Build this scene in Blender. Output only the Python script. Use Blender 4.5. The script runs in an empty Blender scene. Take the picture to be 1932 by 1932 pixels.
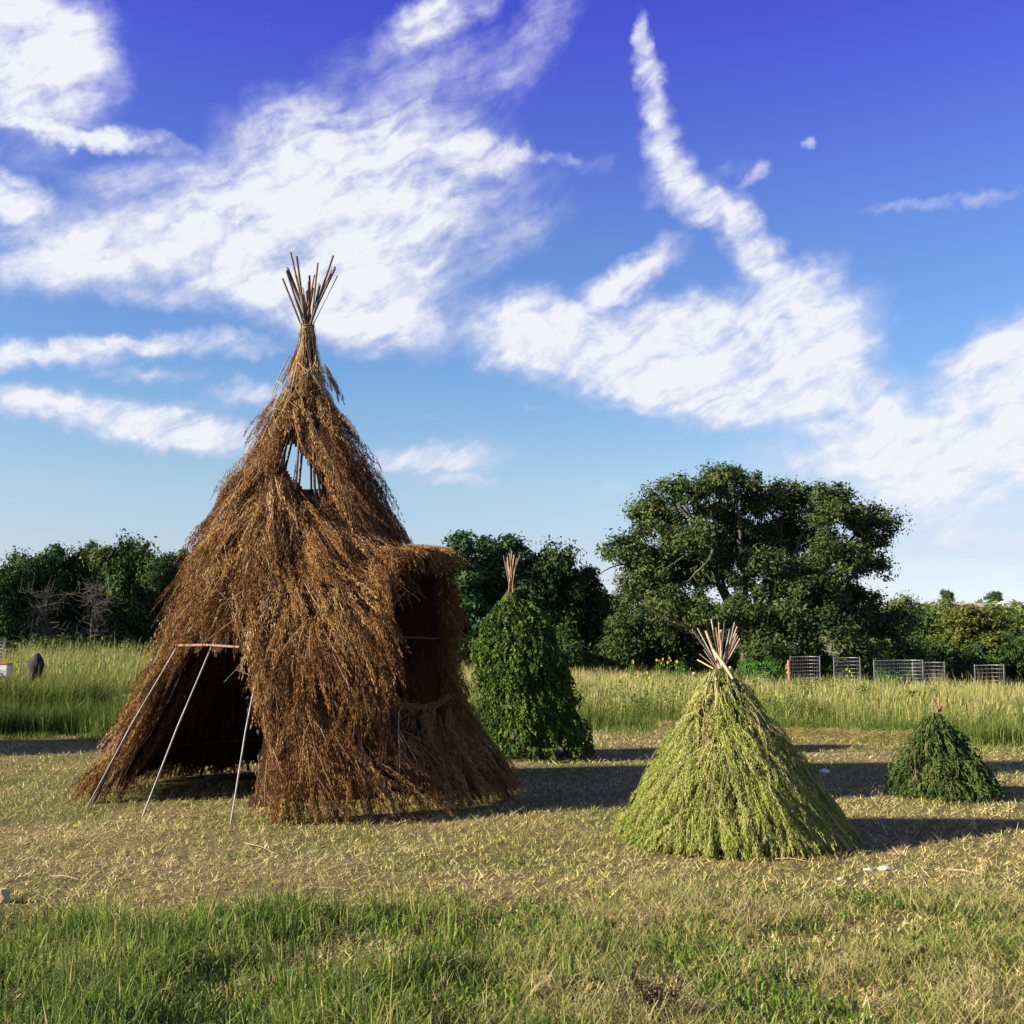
import bpy, bmesh, math, random
import numpy as np
from mathutils import Vector, Matrix

# ------------------------------------------------------------------ camera, sky, sun, exposure
S = bpy.context.scene
COL = S.collection
R = math.radians
EXPOSURE = 1.5
EG = 2.0 ** EXPOSURE
S.view_settings.view_transform = 'Standard'
S.view_settings.look = 'None'
S.view_settings.exposure = EXPOSURE
S.view_settings.gamma = 1.0
S.view_settings.use_curve_mapping = False
S.render.engine = 'CYCLES'
S.cycles.max_bounces = 6
S.cycles.diffuse_bounces = 2
S.cycles.transmission_bounces = 4
S.cycles.transparent_max_bounces = 8

PITCH = R(6.28)
FPX = 966.0 / math.tan(R(24))
EYE = 1.6
cd = bpy.data.cameras.new('camera')
cam = bpy.data.objects.new('camera', cd)
COL.objects.link(cam)
cam.location = (0, 0, EYE)
cam.rotation_euler = (R(90) + PITCH, 0, 0)
cd.sensor_width = 36
cd.lens = 18 / math.tan(R(24))
cd.clip_end = 3000
S.camera = cam

SHADOW_DIR = R(17)          # shadows fall to the right and a little away
SUN_EL = R(22)
sun_vec = Vector((-math.cos(SHADOW_DIR) * math.cos(SUN_EL), -math.sin(SHADOW_DIR) * math.cos(SUN_EL), math.sin(SUN_EL)))
sl = bpy.data.lights.new('sun', 'SUN')
sl.energy = 5.0
sl.angle = R(0.5)
sl.color = (1.0, 0.86, 0.66)
so = bpy.data.objects.new('sun', sl)
COL.objects.link(so)
so.rotation_euler = sun_vec.to_track_quat('Z', 'Y').to_euler()


def s2l(c):
    return tuple((v / 255 / 12.92) if v / 255 <= 0.04045 else ((v / 255 + 0.055) / 1.055) ** 2.4 for v in c)


def px_dir(px, py):
    u = (px - 966) / FPX
    v = (966 - py) / FPX
    c, s = math.cos(PITCH), math.sin(PITCH)
    return np.array([u, c - v * s, s + v * c])


def azel(px, py):
    d = px_dir(px, py)
    return math.degrees(math.atan2(d[0], d[1])), math.degrees(math.asin(d[2] / np.linalg.norm(d)))


def build_world():
    w = bpy.data.worlds.new('World')
    S.world = w
    w.use_nodes = True
    w.cycles.sampling_method = 'MANUAL'
    w.cycles.sample_map_resolution = 512
    nt = w.node_tree
    N, L = nt.nodes, nt.links
    bg = N['Background']
    bg.inputs[1].default_value = 0.1

    def math_(op, a, b=None, c=None, clamp=False):
        n = N.new('ShaderNodeMath')
        n.operation = op
        n.use_clamp = clamp
        for i, v in enumerate((a, b, c)):
            if v is None:
                continue
            if hasattr(v, 'node'):
                L.new(v, n.inputs[i])
            else:
                n.inputs[i].default_value = v
        return n.outputs[0]

    def vmath(op, a, b):
        n = N.new('ShaderNodeVectorMath')
        n.operation = op
        for i, v in enumerate((a, b)):
            if v is None:
                continue
            if hasattr(v, 'node'):
                L.new(v, n.inputs[i])
            else:
                n.inputs[i].default_value = v
        return n.outputs[1] if op in ('LENGTH', 'DOT_PRODUCT', 'DISTANCE') else n.outputs[0]

    sky = N.new('ShaderNodeTexSky')
    sky.sky_type = 'NISHITA'
    sky.sun_disc = False
    sky.sun_elevation = SUN_EL
    sky.sun_rotation = math.atan2(sun_vec.x, sun_vec.y)
    sky.air_density = 1
    sky.dust_density = 0.6
    sky.ozone_density = 2
    tc = N.new('ShaderNodeTexCoord')
    sep = N.new('ShaderNodeSeparateXYZ')
    L.new(tc.outputs['Generated'], sep.inputs[0])
    az = math_('MULTIPLY', math_('ARCTAN2', sep.outputs[0], sep.outputs[1]), 57.29578)
    el = math_('MULTIPLY', math_('ARCSINE', sep.outputs[2]), 57.29578)
    # the deep blue of a polarised afternoon sky, as a grade of the physical sky by elevation
    grade = N.new('ShaderNodeValToRGB')
    ef = math_('DIVIDE', math_('ADD', el, 2), 42, clamp=True)
    L.new(ef, grade.inputs[0])
    tab = [(0.5, (212, 220, 230), (172, 172, 150)), (4.0, (200, 216, 230), (165, 184, 180)), (7.6, (171, 205, 231), (140, 166, 184)),
           (13, (124, 172, 227), (116, 145, 173)), (19.5, (102, 140, 215), (100, 127, 158)),
           (26, (82, 104, 212), (89, 115, 146)), (31, (70, 80, 208), (84, 109, 140)), (40, (62, 64, 190), (80, 104, 136))]
    cr = grade.color_ramp
    while len(cr.elements) < len(tab):
        cr.elements.new(0.5)
    for e, (elv, want, have) in zip(cr.elements, tab):
        e.position = (elv + 2) / 42
        a, b = s2l(want), s2l(have)
        e.color = tuple(x / y / 4 / EG for x, y in zip(a, b)) + (1,)
    mul = N.new('ShaderNodeMix')
    mul.data_type = 'RGBA'
    mul.blend_type = 'MULTIPLY'
    mul.inputs[0].default_value = 1
    L.new(sky.outputs[0], mul.inputs[6])
    L.new(grade.outputs[0], mul.inputs[7])
    x4 = vmath('SCALE', mul.outputs[2], None)
    x4.node.inputs['Scale'].default_value = 4
    base = x4
    # ---- clouds, in degrees of azimuth and elevation
    comb = N.new('ShaderNodeCombineXYZ')
    L.new(az, comb.inputs[0])
    L.new(el, comb.inputs[1])
    P = comb.outputs[0]

    def noise(vec, scale, detail, rough, dist=0.0, color=False, lac=2.0):
        n = N.new('ShaderNodeTexNoise')
        L.new(vec, n.inputs['Vector'])
        n.inputs['Scale'].default_value = scale
        n.inputs['Detail'].default_value = detail
        n.inputs['Roughness'].default_value = rough
        n.inputs['Distortion'].default_value = dist
        n.inputs['Lacunarity'].default_value = lac
        return n.outputs[1] if color else n.outputs[0]

    def warp(vec, scale, amp, detail=2):
        c = noise(vec, scale, detail, 0.55, color=True)
        c = vmath('SUBTRACT', c, (0.5, 0.5, 0.5))
        m = vmath('MULTIPLY', c, (amp, amp, 0))
        return vmath('ADD', vec, m)
    PW = warp(warp(P, 0.2, 1.1, 3), 0.9, 1.5, 6)
    B = [  # px, py, rx, ry, tilt (deg, up to the right), weight
        (50, 100, 170, 140, 0, 1.1), (150, 120, 80, 100, 0, .8), (30, 200, 140, 50, 0, .75), (60, 0, 120, 80, 0, .6),
        (130, 250, 230, 24, -2, .9), (330, 270, 120, 16, -5, .5), (40, 290, 160, 50, 0, .35),
        (20, 375, 110, 48, -8, 1.0),
        (560, 300, 170, 110, 20, .85), (740, 280, 200, 90, 0, .85), (400, 390, 230, 90, 22, .9), (640, 400, 300, 110, 5, 1.05),
        (480, 500, 380, 80, -6, 1.05), (180, 470, 220, 70, 0, .85), (620, 560, 240, 80, -12, 1.05), (740, 500, 170, 110, 20, .75), (670, 620, 60, 50, 0, .7),
        (880, 290, 130, 50, -8, .8), (980, 290, 70, 18, -4, .7), (920, 380, 170, 55, 20, .45), (940, 430, 140, 40, 30, .35),
        (810, 45, 110, 40, 24, .85), (880, 10, 80, 40, 20, .6), (1040, 20, 60, 40, 0, .55), (800, 140, 230, 80, 10, .50), (980, 110, 170, 55, 45, .50), (1300, 615, 200, 60, 5, .85), (1600, 860, 220, 60, 0, .75), (1750, 960, 260, 60, 0, .6), (110, 500, 170, 60, 10, .7), (130, 420, 130, 40, 0, .6), (900, 600, 60, 20, 20, .5), (950, 460, 160, 50, 30, .5), (1560, 640, 110, 90, 0, .8),
        (1213, 85, 22, 60, 82, .0), (1075, 296, 40, 14, 0, .5), (1125, 305, 60, 25, 0, .3),
        (1050, 640, 190, 75, -10, 1.15), (1180, 530, 130, 40, 32, .9), (1090, 560, 120, 30, 20, .5), (1200, 690, 260, 70, -12, 1.15), (1400, 640, 240, 80, 8, 1.1), (1480, 560, 120, 70, 5, .95),
        (1420, 730, 260, 70, -5, 1.15), (1580, 720, 130, 70, -35, .95), (1450, 780, 200, 30, -8, .7), (1560, 520, 60, 25, 30, .5), (1230, 770, 130, 14, -5, .6),
        (1870, 700, 170, 80, 25, .95), (1850, 950, 260, 90, 0, .6), (1760, 840, 270, 80, 8, 1.05), (1930, 800, 180, 160, 0, 1.1), (1600, 820, 160, 40, -8, .7), (1780, 920, 240, 60, 5, .85), (1900, 1010, 260, 70, 0, .6),
        (1650, 940, 200, 50, 0, .5), (1850, 1090, 260, 40, 0, .35),
        (60, 665, 190, 32, 2, .85), (250, 655, 200, 24, 3, .8), (430, 648, 130, 24, 4, .6), (280, 705, 120, 18, 5, .55),
        (120, 765, 190, 36, -6, .85), (310, 805, 210, 46, -6, 1.0), (470, 735, 80, 30, 5, .7), (400, 760, 120, 20, 0, .4),
        (810, 868, 160, 36, 4, .75), (850, 905, 130, 20, -3, .6), (1170, 928, 110, 13, 0, .45), (740, 652, 55, 20, 20, .7), (700, 670, 50, 14, 10, .5),
        (250, 340, 150, 50, 12, .55), (790, 205, 170, 50, -8, .5), (300, 560, 200, 34, -8, .55), (1650, 770, 130, 60, -25, .85), (1800, 380, 190, 16, -2, .5), (1420, 330, 45, 16, 20, .55), (1385, 315, 50, 16, 0, .3), (1532, 270, 13, 15, 80, .6), (820, 795, 26, 8, 0, .35), (1005, 830, 20, 12, 0, .35), (500, 60, 30, 50, 100, .22), (1000, 775, 50, 8, 0, .35),
        (1212, 75, 44, 20, -80, .8), (1226, 150, 50, 28, -78, .85), (1236, 215, 60, 30, -78, .8), (1252, 285, 62, 40, -70, .85), (1285, 345, 62, 46, -60, .8), (1240, 350, 40, 40, 0, .5), (1350, 385, 60, 34, 10, .95), (1395, 430, 90, 42, -60, 1.0), (1440, 500, 80, 50, -50, 1.0),
    ]
    acc = None
    sp = N.new('ShaderNodeSeparateXYZ')
    L.new(PW, sp.inputs[0])
    src = PW
    for bi, (px, py, rx, ry, tilt, wt) in enumerate(B):
        if wt == 0:
            continue
        a0, e0 = azel(px, py)
        a1, e1 = azel(px + 40, py)
        kx = math.hypot((a1 - a0), e1 - e0) / 40
        if bi % 8 == 7:      # chains the groups one after another (z is scaled away) so few values are alive at once
            cb = N.new('ShaderNodeCombineXYZ')
            L.new(sp.outputs[0], cb.inputs[0])
            L.new(sp.outputs[1], cb.inputs[1])
            L.new(acc, cb.inputs[2])
            src = cb.outputs[0]
        m = N.new('ShaderNodeMapping')
        m.vector_type = 'TEXTURE'
        L.new(src, m.inputs['Vector'])
        wt *= 1.4 if ry * rx > 6000 else 1.3
        m.inputs['Location'].default_value = (a0, e0, 0)
        m.inputs['Rotation'].default_value = (0, 0, R(tilt))
        m.inputs['Scale'].default_value = (rx * kx * 1.35, ry * kx * 1.35, 1e4)
        d = vmath('LENGTH', m.outputs[0], None)
        mr = N.new('ShaderNodeMapRange')
        mr.interpolation_type = 'SMOOTHSTEP'
        L.new(d, mr.inputs[0])
        mr.inputs[1].default_value = 0.1
        mr.inputs[2].default_value = 1.3
        mr.inputs[3].default_value = wt
        mr.inputs[4].default_value = 0
        acc = mr.outputs[0] if acc is None else math_('SMOOTH_MAX', acc, mr.outputs[0], 0.22)
    # beyond the frame broken cloud goes on, thinned to cut the sky's fill light
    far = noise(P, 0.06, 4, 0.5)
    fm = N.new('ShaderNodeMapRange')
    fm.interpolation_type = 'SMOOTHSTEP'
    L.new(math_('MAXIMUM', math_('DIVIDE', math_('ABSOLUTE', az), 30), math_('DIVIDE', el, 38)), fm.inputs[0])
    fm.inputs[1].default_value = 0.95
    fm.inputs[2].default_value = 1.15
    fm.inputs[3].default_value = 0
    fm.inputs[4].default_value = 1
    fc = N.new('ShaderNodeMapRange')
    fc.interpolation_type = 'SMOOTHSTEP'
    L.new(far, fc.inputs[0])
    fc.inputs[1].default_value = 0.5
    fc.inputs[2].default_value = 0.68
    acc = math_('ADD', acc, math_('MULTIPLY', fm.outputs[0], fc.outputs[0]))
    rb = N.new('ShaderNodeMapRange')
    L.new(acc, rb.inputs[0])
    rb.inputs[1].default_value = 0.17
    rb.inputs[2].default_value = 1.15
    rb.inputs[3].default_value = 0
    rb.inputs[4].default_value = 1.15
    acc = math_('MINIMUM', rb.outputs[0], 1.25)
    # fibres along the wind, and small puffs
    mf = N.new('ShaderNodeMapping')
    mf.vector_type = 'TEXTURE'
    L.new(warp(P, 0.25, 2.0, 3), mf.inputs['Vector'])
    mf.inputs['Rotation'].default_value = (0, 0, R(24))
    mf.inputs['Scale'].default_value = (3.4, 1.0, 1)
    fib = noise(mf.outputs[0], 0.9, 9, 0.62, 0.25)
    puff = noise(P, 0.75, 9, 0.6, 0.5)
    big = noise(P, 0.2, 4, 0.5)
    tex = math_('ADD', math_('MULTIPLY', fib, 0.50), math_('ADD', math_('MULTIPLY', puff, 0.28), math_('MULTIPLY', big, 0.22)))
    dens = math_('ADD', math_('MULTIPLY', acc, 0.95), math_('MULTIPLY', math_('SUBTRACT', tex, 0.5), math_('MULTIPLY_ADD', acc, 2.9, 0.5)))
    cov = N.new('ShaderNodeMapRange')
    cov.interpolation_type = 'SMOOTHSTEP'
    L.new(dens, cov.inputs[0])
    cov.inputs[1].default_value = 0.06
    cov.inputs[2].default_value = 1.22
    cov.inputs[3].default_value = 0
    cov.inputs[4].default_value = 0.97
    cov_s = cov.outputs[0]
    # cloud colour: thick parts near-white, with faint lavender body
    cc = N.new('ShaderNodeValToRGB')
    L.new(math_('SUBTRACT', math_('MULTIPLY', dens, 0.62), math_('MULTIPLY', puff, 0.10), clamp=True), cc.inputs[0])
    k = 10.0 / EG
    for e, (p, c) in zip(cc.color_ramp.elements, ((0.3, (214, 217, 243)), (0.66, (243, 246, 251)))):
        e.position = p
        e.color = tuple(v for v in s2l(c)) + (1,)
    ccs = vmath('SCALE', cc.outputs[0], None)
    ccs.node.inputs['Scale'].default_value = k
    mix = N.new('ShaderNodeMix')
    mix.data_type = 'RGBA'
    L.new(cov_s, mix.inputs[0])
    L.new(base, mix.inputs[6])
    L.new(ccs, mix.inputs[7])
    L.new(mix.outputs[2], bg.inputs[0])


build_world()

# ------------------------------------------------------------------ helpers
rng = np.random.default_rng(7)
random.seed(7)


def P(px, py, depth):
    """world point seen at pixel (of 1932) at world distance y = depth"""
    d = px_dir(px, py)
    d = d / d[1] * depth
    return np.array([d[0], d[1], d[2] + EYE])


def sm(x, a, b):
    t = np.clip((np.asarray(x, float) - a) / (b - a), 0, 1)
    return t * t * (3 - 2 * t)


def wob(x, y, f=1.0, seed=0):
    """cheap smooth noise in -1..1 from a few sines"""
    r = np.random.default_rng(100 + seed)
    o = 0
    for i in range(6):
        a = r.uniform(0, 6.283)
        k = f * (1.0 + 0.55 * i)
        ph = r.uniform(0, 6.283)
        o = o + np.sin((x * math.cos(a) + y * math.sin(a)) * k + ph + 1.3 * np.sin((x * math.sin(a) - y * math.cos(a)) * k * .7 + ph * 2)) / (1 + 0.5 * i)
    return o / 2.6


def terrain(x, y):
    x = np.asarray(x, float)
    y = np.asarray(y, float)
    s = sm(y, 19, 44)
    return s * (np.clip(-x * 0.012, 0, 0.18) + np.clip(-x * 0.040, -0.8, 0)) + 0.02 * wob(x, y, 1.1, 1) * sm(y, 3, 6)


def ground_pt(px, py):
    d = px_dir(px, py)
    t = -EYE / d[2]
    return np.array([d[0] * t, d[1] * t, 0.0])


def norm(v):
    return v / np.maximum(np.linalg.norm(v, axis=-1, keepdims=True), 1e-9)


def mesh_np(name, verts, faces, tint=None, smooth=False):
    """faces: (F,k) int array, all the same k, or a list of such arrays"""
    me = bpy.data.meshes.new(name)
    verts = np.asarray(verts, dtype=np.float32).reshape(-1, 3)
    fl = faces if isinstance(faces, list) else [faces]
    fl = [np.asarray(f, dtype=np.int32) for f in fl if len(f)]
    me.vertices.add(len(verts))
    me.vertices.foreach_set('co', verts.ravel())
    loops = np.concatenate([f.ravel() for f in fl])
    sizes = np.concatenate([np.full(len(f), f.shape[1], dtype=np.int32) for f in fl])
    starts = np.concatenate([[0], np.cumsum(sizes)[:-1]]).astype(np.int32)
    me.loops.add(len(loops))
    me.loops.foreach_set('vertex_index', loops)
    me.polygons.add(len(sizes))
    me.polygons.foreach_set('loop_start', starts)
    me.polygons.foreach_set('loop_total', sizes)
    me.polygons.foreach_set('use_smooth', np.full(len(sizes), smooth, dtype=bool))
    if tint is not None:
        a = me.attributes.new('tint', 'FLOAT', 'POINT')
        a.data.foreach_set('value', np.asarray(tint, dtype=np.float32).ravel())
    me.update(calc_edges=True)
    me.validate()
    return me


def obj(name, me, mat=None, parent=None):
    o = bpy.data.objects.new(name, me)
    COL.objects.link(o)
    if mat is not None and me is not None and not me.materials:
        me.materials.append(mat)
    if parent is not None:
        o.parent = parent
    return o


def empty(name, loc, label, cat, group=None):
    o = bpy.data.objects.new(name, None)
    COL.objects.link(o)
    o.empty_display_size = 0.2
    o.location = loc
    o['label'] = label
    o['category'] = cat
    if group:
        o['group'] = group
    return o


def tag(o, label=None, cat=None, group=None, kind=None):
    for k, v in (('label', label), ('category', cat), ('group', group), ('kind', kind)):
        if v:
            o[k] = v
    return o


class Soup:
    """collects verts / faces / tints"""
    def __init__(s):
        s.v, s.f3, s.f4, s.t, s.n = [], [], [], [], 0

    def add(s, v, f, t=0.5):
        v = np.asarray(v, float).reshape(-1, 3)
        f = np.asarray(f, dtype=np.int64)
        (s.f3 if f.shape[1] == 3 else s.f4).append(f + s.n)
        s.v.append(v)
        s.t.append(np.full(len(v), t) if np.isscalar(t) else np.asarray(t, float).ravel())
        s.n += len(v)

    def mesh(s, name, smooth=False):
        fl = []
        if s.f3:
            fl.append(np.concatenate(s.f3))
        if s.f4:
            fl.append(np.concatenate(s.f4))
        return mesh_np(name, np.concatenate(s.v), fl, np.concatenate(s.t), smooth)


def tube(so_, pts, radii, sides=6, t=0.5, cap=True):
    pts = np.asarray(pts, float)
    n = len(pts)
    radii = np.broadcast_to(np.asarray(radii, float), (n,))
    tan = norm(np.gradient(pts, axis=0))
    ref = np.array([0.31, 0.17, 0.93]) if abs(tan[0][2]) < 0.9 else np.array([1.0, 0.1, 0])
    vs = []
    for i in range(n):
        u = norm(np.cross(tan[i], ref))
        w = np.cross(tan[i], u)
        for k in range(sides):
            a = 2 * math.pi * k / sides
            vs.append(pts[i] + radii[i] * (u * math.cos(a) + w * math.sin(a)))
    f = []
    for i in range(n - 1):
        for k in range(sides):
            k2 = (k + 1) % sides
            f.append((i * sides + k, i * sides + k2, (i + 1) * sides + k2, (i + 1) * sides + k))
    so_.add(vs, f, t)
    if cap:
        for ring, rev in ((0, True), (n - 1, False)):
            idx = [ring * sides + k for k in range(sides)]
            c = pts[ring]
            vv = [vs[i] for i in idx] + [c]
            ff = [(k, (k + 1) % sides, sides) if not rev else ((k + 1) % sides, k, sides) for k in range(sides)]
            so_.add(vv, ff, t)


def tube_obj(name, pts, radii, mat, parent=None, sides=6, origin=None):
    s = Soup()
    pts = np.asarray(pts, float)
    o0 = np.asarray(origin if origin is not None else (0, 0, 0), float)
    tube(s, pts - o0, radii, sides)
    return obj(name, s.mesh(name, True), mat, parent)


# ------------------------------------------------------------------ materials
def foliage_mat(name, stops, transl=0.25, rough=0.75, spec=0.15, objvar=0.0):
    m = bpy.data.materials.new(name)
    m.use_nodes = True
    nt = m.node_tree
    N, L = nt.nodes, nt.links
    N.clear()
    out = N.new('ShaderNodeOutputMaterial')
    at = N.new('ShaderNodeAttribute')
    at.attribute_name = 'tint'
    cr = N.new('ShaderNodeValToRGB')
    while len(cr.color_ramp.elements) < len(stops):
        cr.color_ramp.elements.new(0.5)
    for e, (p, c) in zip(cr.color_ramp.elements, stops):
        e.position = p
        e.color = tuple(c) + (1,)
    fac = at.outputs['Fac']
    if objvar:
        oi = N.new('ShaderNodeObjectInfo')
        mm = N.new('ShaderNodeMath')
        mm.operation = 'MULTIPLY_ADD'
        L.new(oi.outputs['Random'], mm.inputs[0])
        mm.inputs[1].default_value = objvar
        mm.inputs[2].default_value = -objvar / 2
        ad = N.new('ShaderNodeMath')
        ad.operation = 'ADD'
        L.new(mm.outputs[0], ad.inputs[0])
        L.new(fac, ad.inputs[1])
        fac = ad.outputs[0]
    L.new(fac, cr.inputs[0])
    p = N.new('ShaderNodeBsdfPrincipled')
    L.new(cr.outputs[0], p.inputs['Base Color'])
    p.inputs['Roughness'].default_value = rough
    p.inputs['Specular IOR Level'].default_value = spec
    if transl:
        tr = N.new('ShaderNodeBsdfTranslucent')
        L.new(cr.outputs[0], tr.inputs[0])
        mx = N.new('ShaderNodeMixShader')
        mx.inputs[0].default_value = transl
        L.new(p.outputs[0], mx.inputs[1])
        L.new(tr.outputs[0], mx.inputs[2])
        L.new(mx.outputs[0], out.inputs[0])
    else:
        L.new(p.outputs[0], out.inputs[0])
    return m


def noisy_mat(name, c1, c2, scale=20, rough=0.85, stretch=(1, 1, 1), bump=0.3, metallic=0.0, spec=0.3):
    m = bpy.data.materials.new(name)
    m.use_nodes = True
    nt = m.node_tree
    N, L = nt.nodes, nt.links
    p = N['Principled BSDF']
    tc = N.new('ShaderNodeTexCoord')
    mp = N.new('ShaderNodeMapping')
    mp.inputs['Scale'].default_value = stretch
    L.new(tc.outputs['Object'], mp.inputs[0])
    n = N.new('ShaderNodeTexNoise')
    n.inputs['Scale'].default_value = scale
    n.inputs['Detail'].default_value = 5
    L.new(mp.outputs[0], n.inputs['Vector'])
    cr = N.new('ShaderNodeValToRGB')
    cr.color_ramp.elements[0].position = 0.35
    cr.color_ramp.elements[0].color = tuple(c1) + (1,)
    cr.color_ramp.elements[1].position = 0.65
    cr.color_ramp.elements[1].color = tuple(c2) + (1,)
    L.new(n.outputs[0], cr.inputs[0])
    L.new(cr.outputs[0], p.inputs['Base Color'])
    p.inputs['Roughness'].default_value = rough
    p.inputs['Metallic'].default_value = metallic
    p.inputs['Specular IOR Level'].default_value = spec
    b = N.new('ShaderNodeBump')
    b.inputs['Strength'].default_value = bump
    b.inputs['Distance'].default_value = 0.01
    L.new(n.outputs[0], b.inputs['Height'])
    L.new(b.outputs[0], p.inputs['Normal'])
    return m


M = {}
M['brown'] = foliage_mat('dried_brush', [(0.0, (.055, .024, .010)), (0.3, (.115, .050, .016)), (0.55, (.188, .092, .027)), (0.8, (.285, .165, .050)), (1.0, (.42, .31, .16))], 0.12)
M['brownlin'] = noisy_mat('brush_lining', (.016, .008, .004), (.040, .019, .008), 30, 0.95, (1, 1, .3), 0.8)  # near-black lining: shade indoors and between sprays is put into the colour
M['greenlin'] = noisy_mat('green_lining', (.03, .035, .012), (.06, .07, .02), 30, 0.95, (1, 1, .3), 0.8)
M['sage'] = foliage_mat('cut_green_weed', [(0.0, (.07, .11, .02)), (0.35, (.17, .225, .036)), (0.65, (.29, .32, .072)), (0.88, (.38, .365, .135)), (1.0, (.40, .33, .19))], 0.15)
M['cedar'] = foliage_mat('cedar_boughs', [(0.0, (.022, .045, .010)), (0.4, (.05, .10, .014)), (0.75, (.12, .19, .024)), (0.93, (.19, .25, .04)), (1.0, (.22, .14, .07))], 0.15)
M['cedar2'] = foliage_mat('cedar_boughs_dull', [(0.0, (.025, .042, .012)), (0.4, (.055, .095, .02)), (0.75, (.10, .155, .032)), (0.93, (.15, .19, .045)), (1.0, (.2, .12, .06))], 0.15)
M['pole'] = noisy_mat('weathered_pole', (.055, .045, .038), (.13, .10, .08), 9, 0.8, (6, 6, 1), 0.3)
M['palepole'] = noisy_mat('peeled_stick', (.28, .19, .10), (.46, .36, .23), 14, 0.75, (6, 6, 1), 0.3)
M['redpole'] = noisy_mat('cedar_stick', (.17, .085, .05), (.30, .19, .12), 14, 0.8, (6, 6, 1), 0.3)
M['greypole'] = noisy_mat('grey_conduit_pole', (.16, .16, .15), (.28, .275, .25), 9, 0.5, (3, 3, 1), 0.1)
M['branch'] = noisy_mat('bare_branch', (.19, .13, .07), (.34, .26, .15), 30, 0.8, (1, 1, 1), 0.2)
M['bark'] = noisy_mat('tree_bark', (.045, .036, .028), (.12, .10, .08), 6, 0.95, (3, 3, .6), 1.0)
M['deadwood'] = noisy_mat('dead_wood', (.045, .04, .032), (.10, .09, .072), 10, 0.9)
M['oak'] = foliage_mat('oak_leaves', [(0.0, (.020, .040, .012)), (0.4, (.040, .068, .017)), (0.75, (.070, .100, .026)), (0.92, (.10, .125, .038)), (1.0, (.19, .15, .07))], 0.16, objvar=0.0)
M['forest'] = foliage_mat('forest_leaves', [(0.0, (.020, .042, .012)), (0.4, (.040, .078, .018)), (0.8, (.065, .110, .022)), (1.0, (.11, .13, .04))], 0.16, objvar=0.25)
M['juniper'] = foliage_mat('juniper_leaves', [(0.0, (.018, .050, .018)), (0.5, (.035, .090, .030)), (1.0, (.06, .125, .038))], 0.16, objvar=0.2)
M['olive'] = foliage_mat('yellowing_leaves', [(0.0, (.055, .08, .016)), (0.5, (.10, .125, .022)), (1.0, (.17, .165, .04))], 0.25, objvar=0.1)
M['far'] = foliage_mat('far_leaves', [(0.0, (.07, .11, .035)), (0.5, (.10, .15, .045)), (1.0, (.15, .17, .06))], 0.2, objvar=0.4)  # paler leaf colour stands in for haze over distance
M['shrub'] = foliage_mat('shrub_leaves', [(0.0, (.04, .10, .015)), (0.6, (.08, .19, .03)), (1.0, (.12, .25, .04))], 0.25)
M['meadow'] = foliage_mat('meadow_blades', [(0.0, (.03, .062, .012)), (0.35, (.10, .155, .024)), (0.65, (.22, .24, .058)), (0.88, (.34, .31, .12)), (1.0, (.44, .37, .19))], 0.3)
M['lush'] = foliage_mat('grass_blades', [(0.0, (.020, .048, .008)), (0.35, (.085, .155, .02)), (0.65, (.19, .25, .045)), (0.85, (.27, .25, .08)), (1.0, (.40, .33, .17))], 0.3)
M['straw'] = foliage_mat('mown_straw', [(0.0, (.14, .085, .032)), (0.3, (.35, .28, .095)), (0.55, (.52, .42, .18)), (0.72, (.68, .58, .32)), (0.8, (.35, .35, .085)), (0.9, (.17, .21, .036)), (1.0, (.09, .15, .02))], 0.2)
M['petal'] = foliage_mat('yellow_petals', [(0, (.50, .36, .03)), (1, (.62, .48, .06))], 0.2)
M['dock'] = foliage_mat('dry_dock_seed', [(0, (.022, .011, .007)), (1, (.055, .026, .014))], 0.0)
M['dark'] = noisy_mat('dark_fibre', (.010, .009, .014), (.035, .030, .040), 12, 0.85)
M['white'] = noisy_mat('white_paint', (.50, .49, .46), (.62, .61, .58), 8, 0.6, bump=0.05)
M['red'] = noisy_mat('red_paint', (.45, .04, .035), (.55, .06, .05), 8, 0.6, bump=0.05)
M['wire'] = noisy_mat('galvanised_wire', (.14, .145, .15), (.22, .22, .22), 8, 0.45, bump=0.0, metallic=0.3)
M['post'] = noisy_mat('reddish_wood_post', (.16, .085, .055), (.28, .17, .12), 8, 0.9, (4, 4, 1))
M['roof'] = noisy_mat('tan_roof', (.30, .22, .16), (.42, .33, .25), 3, 0.8)


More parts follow.
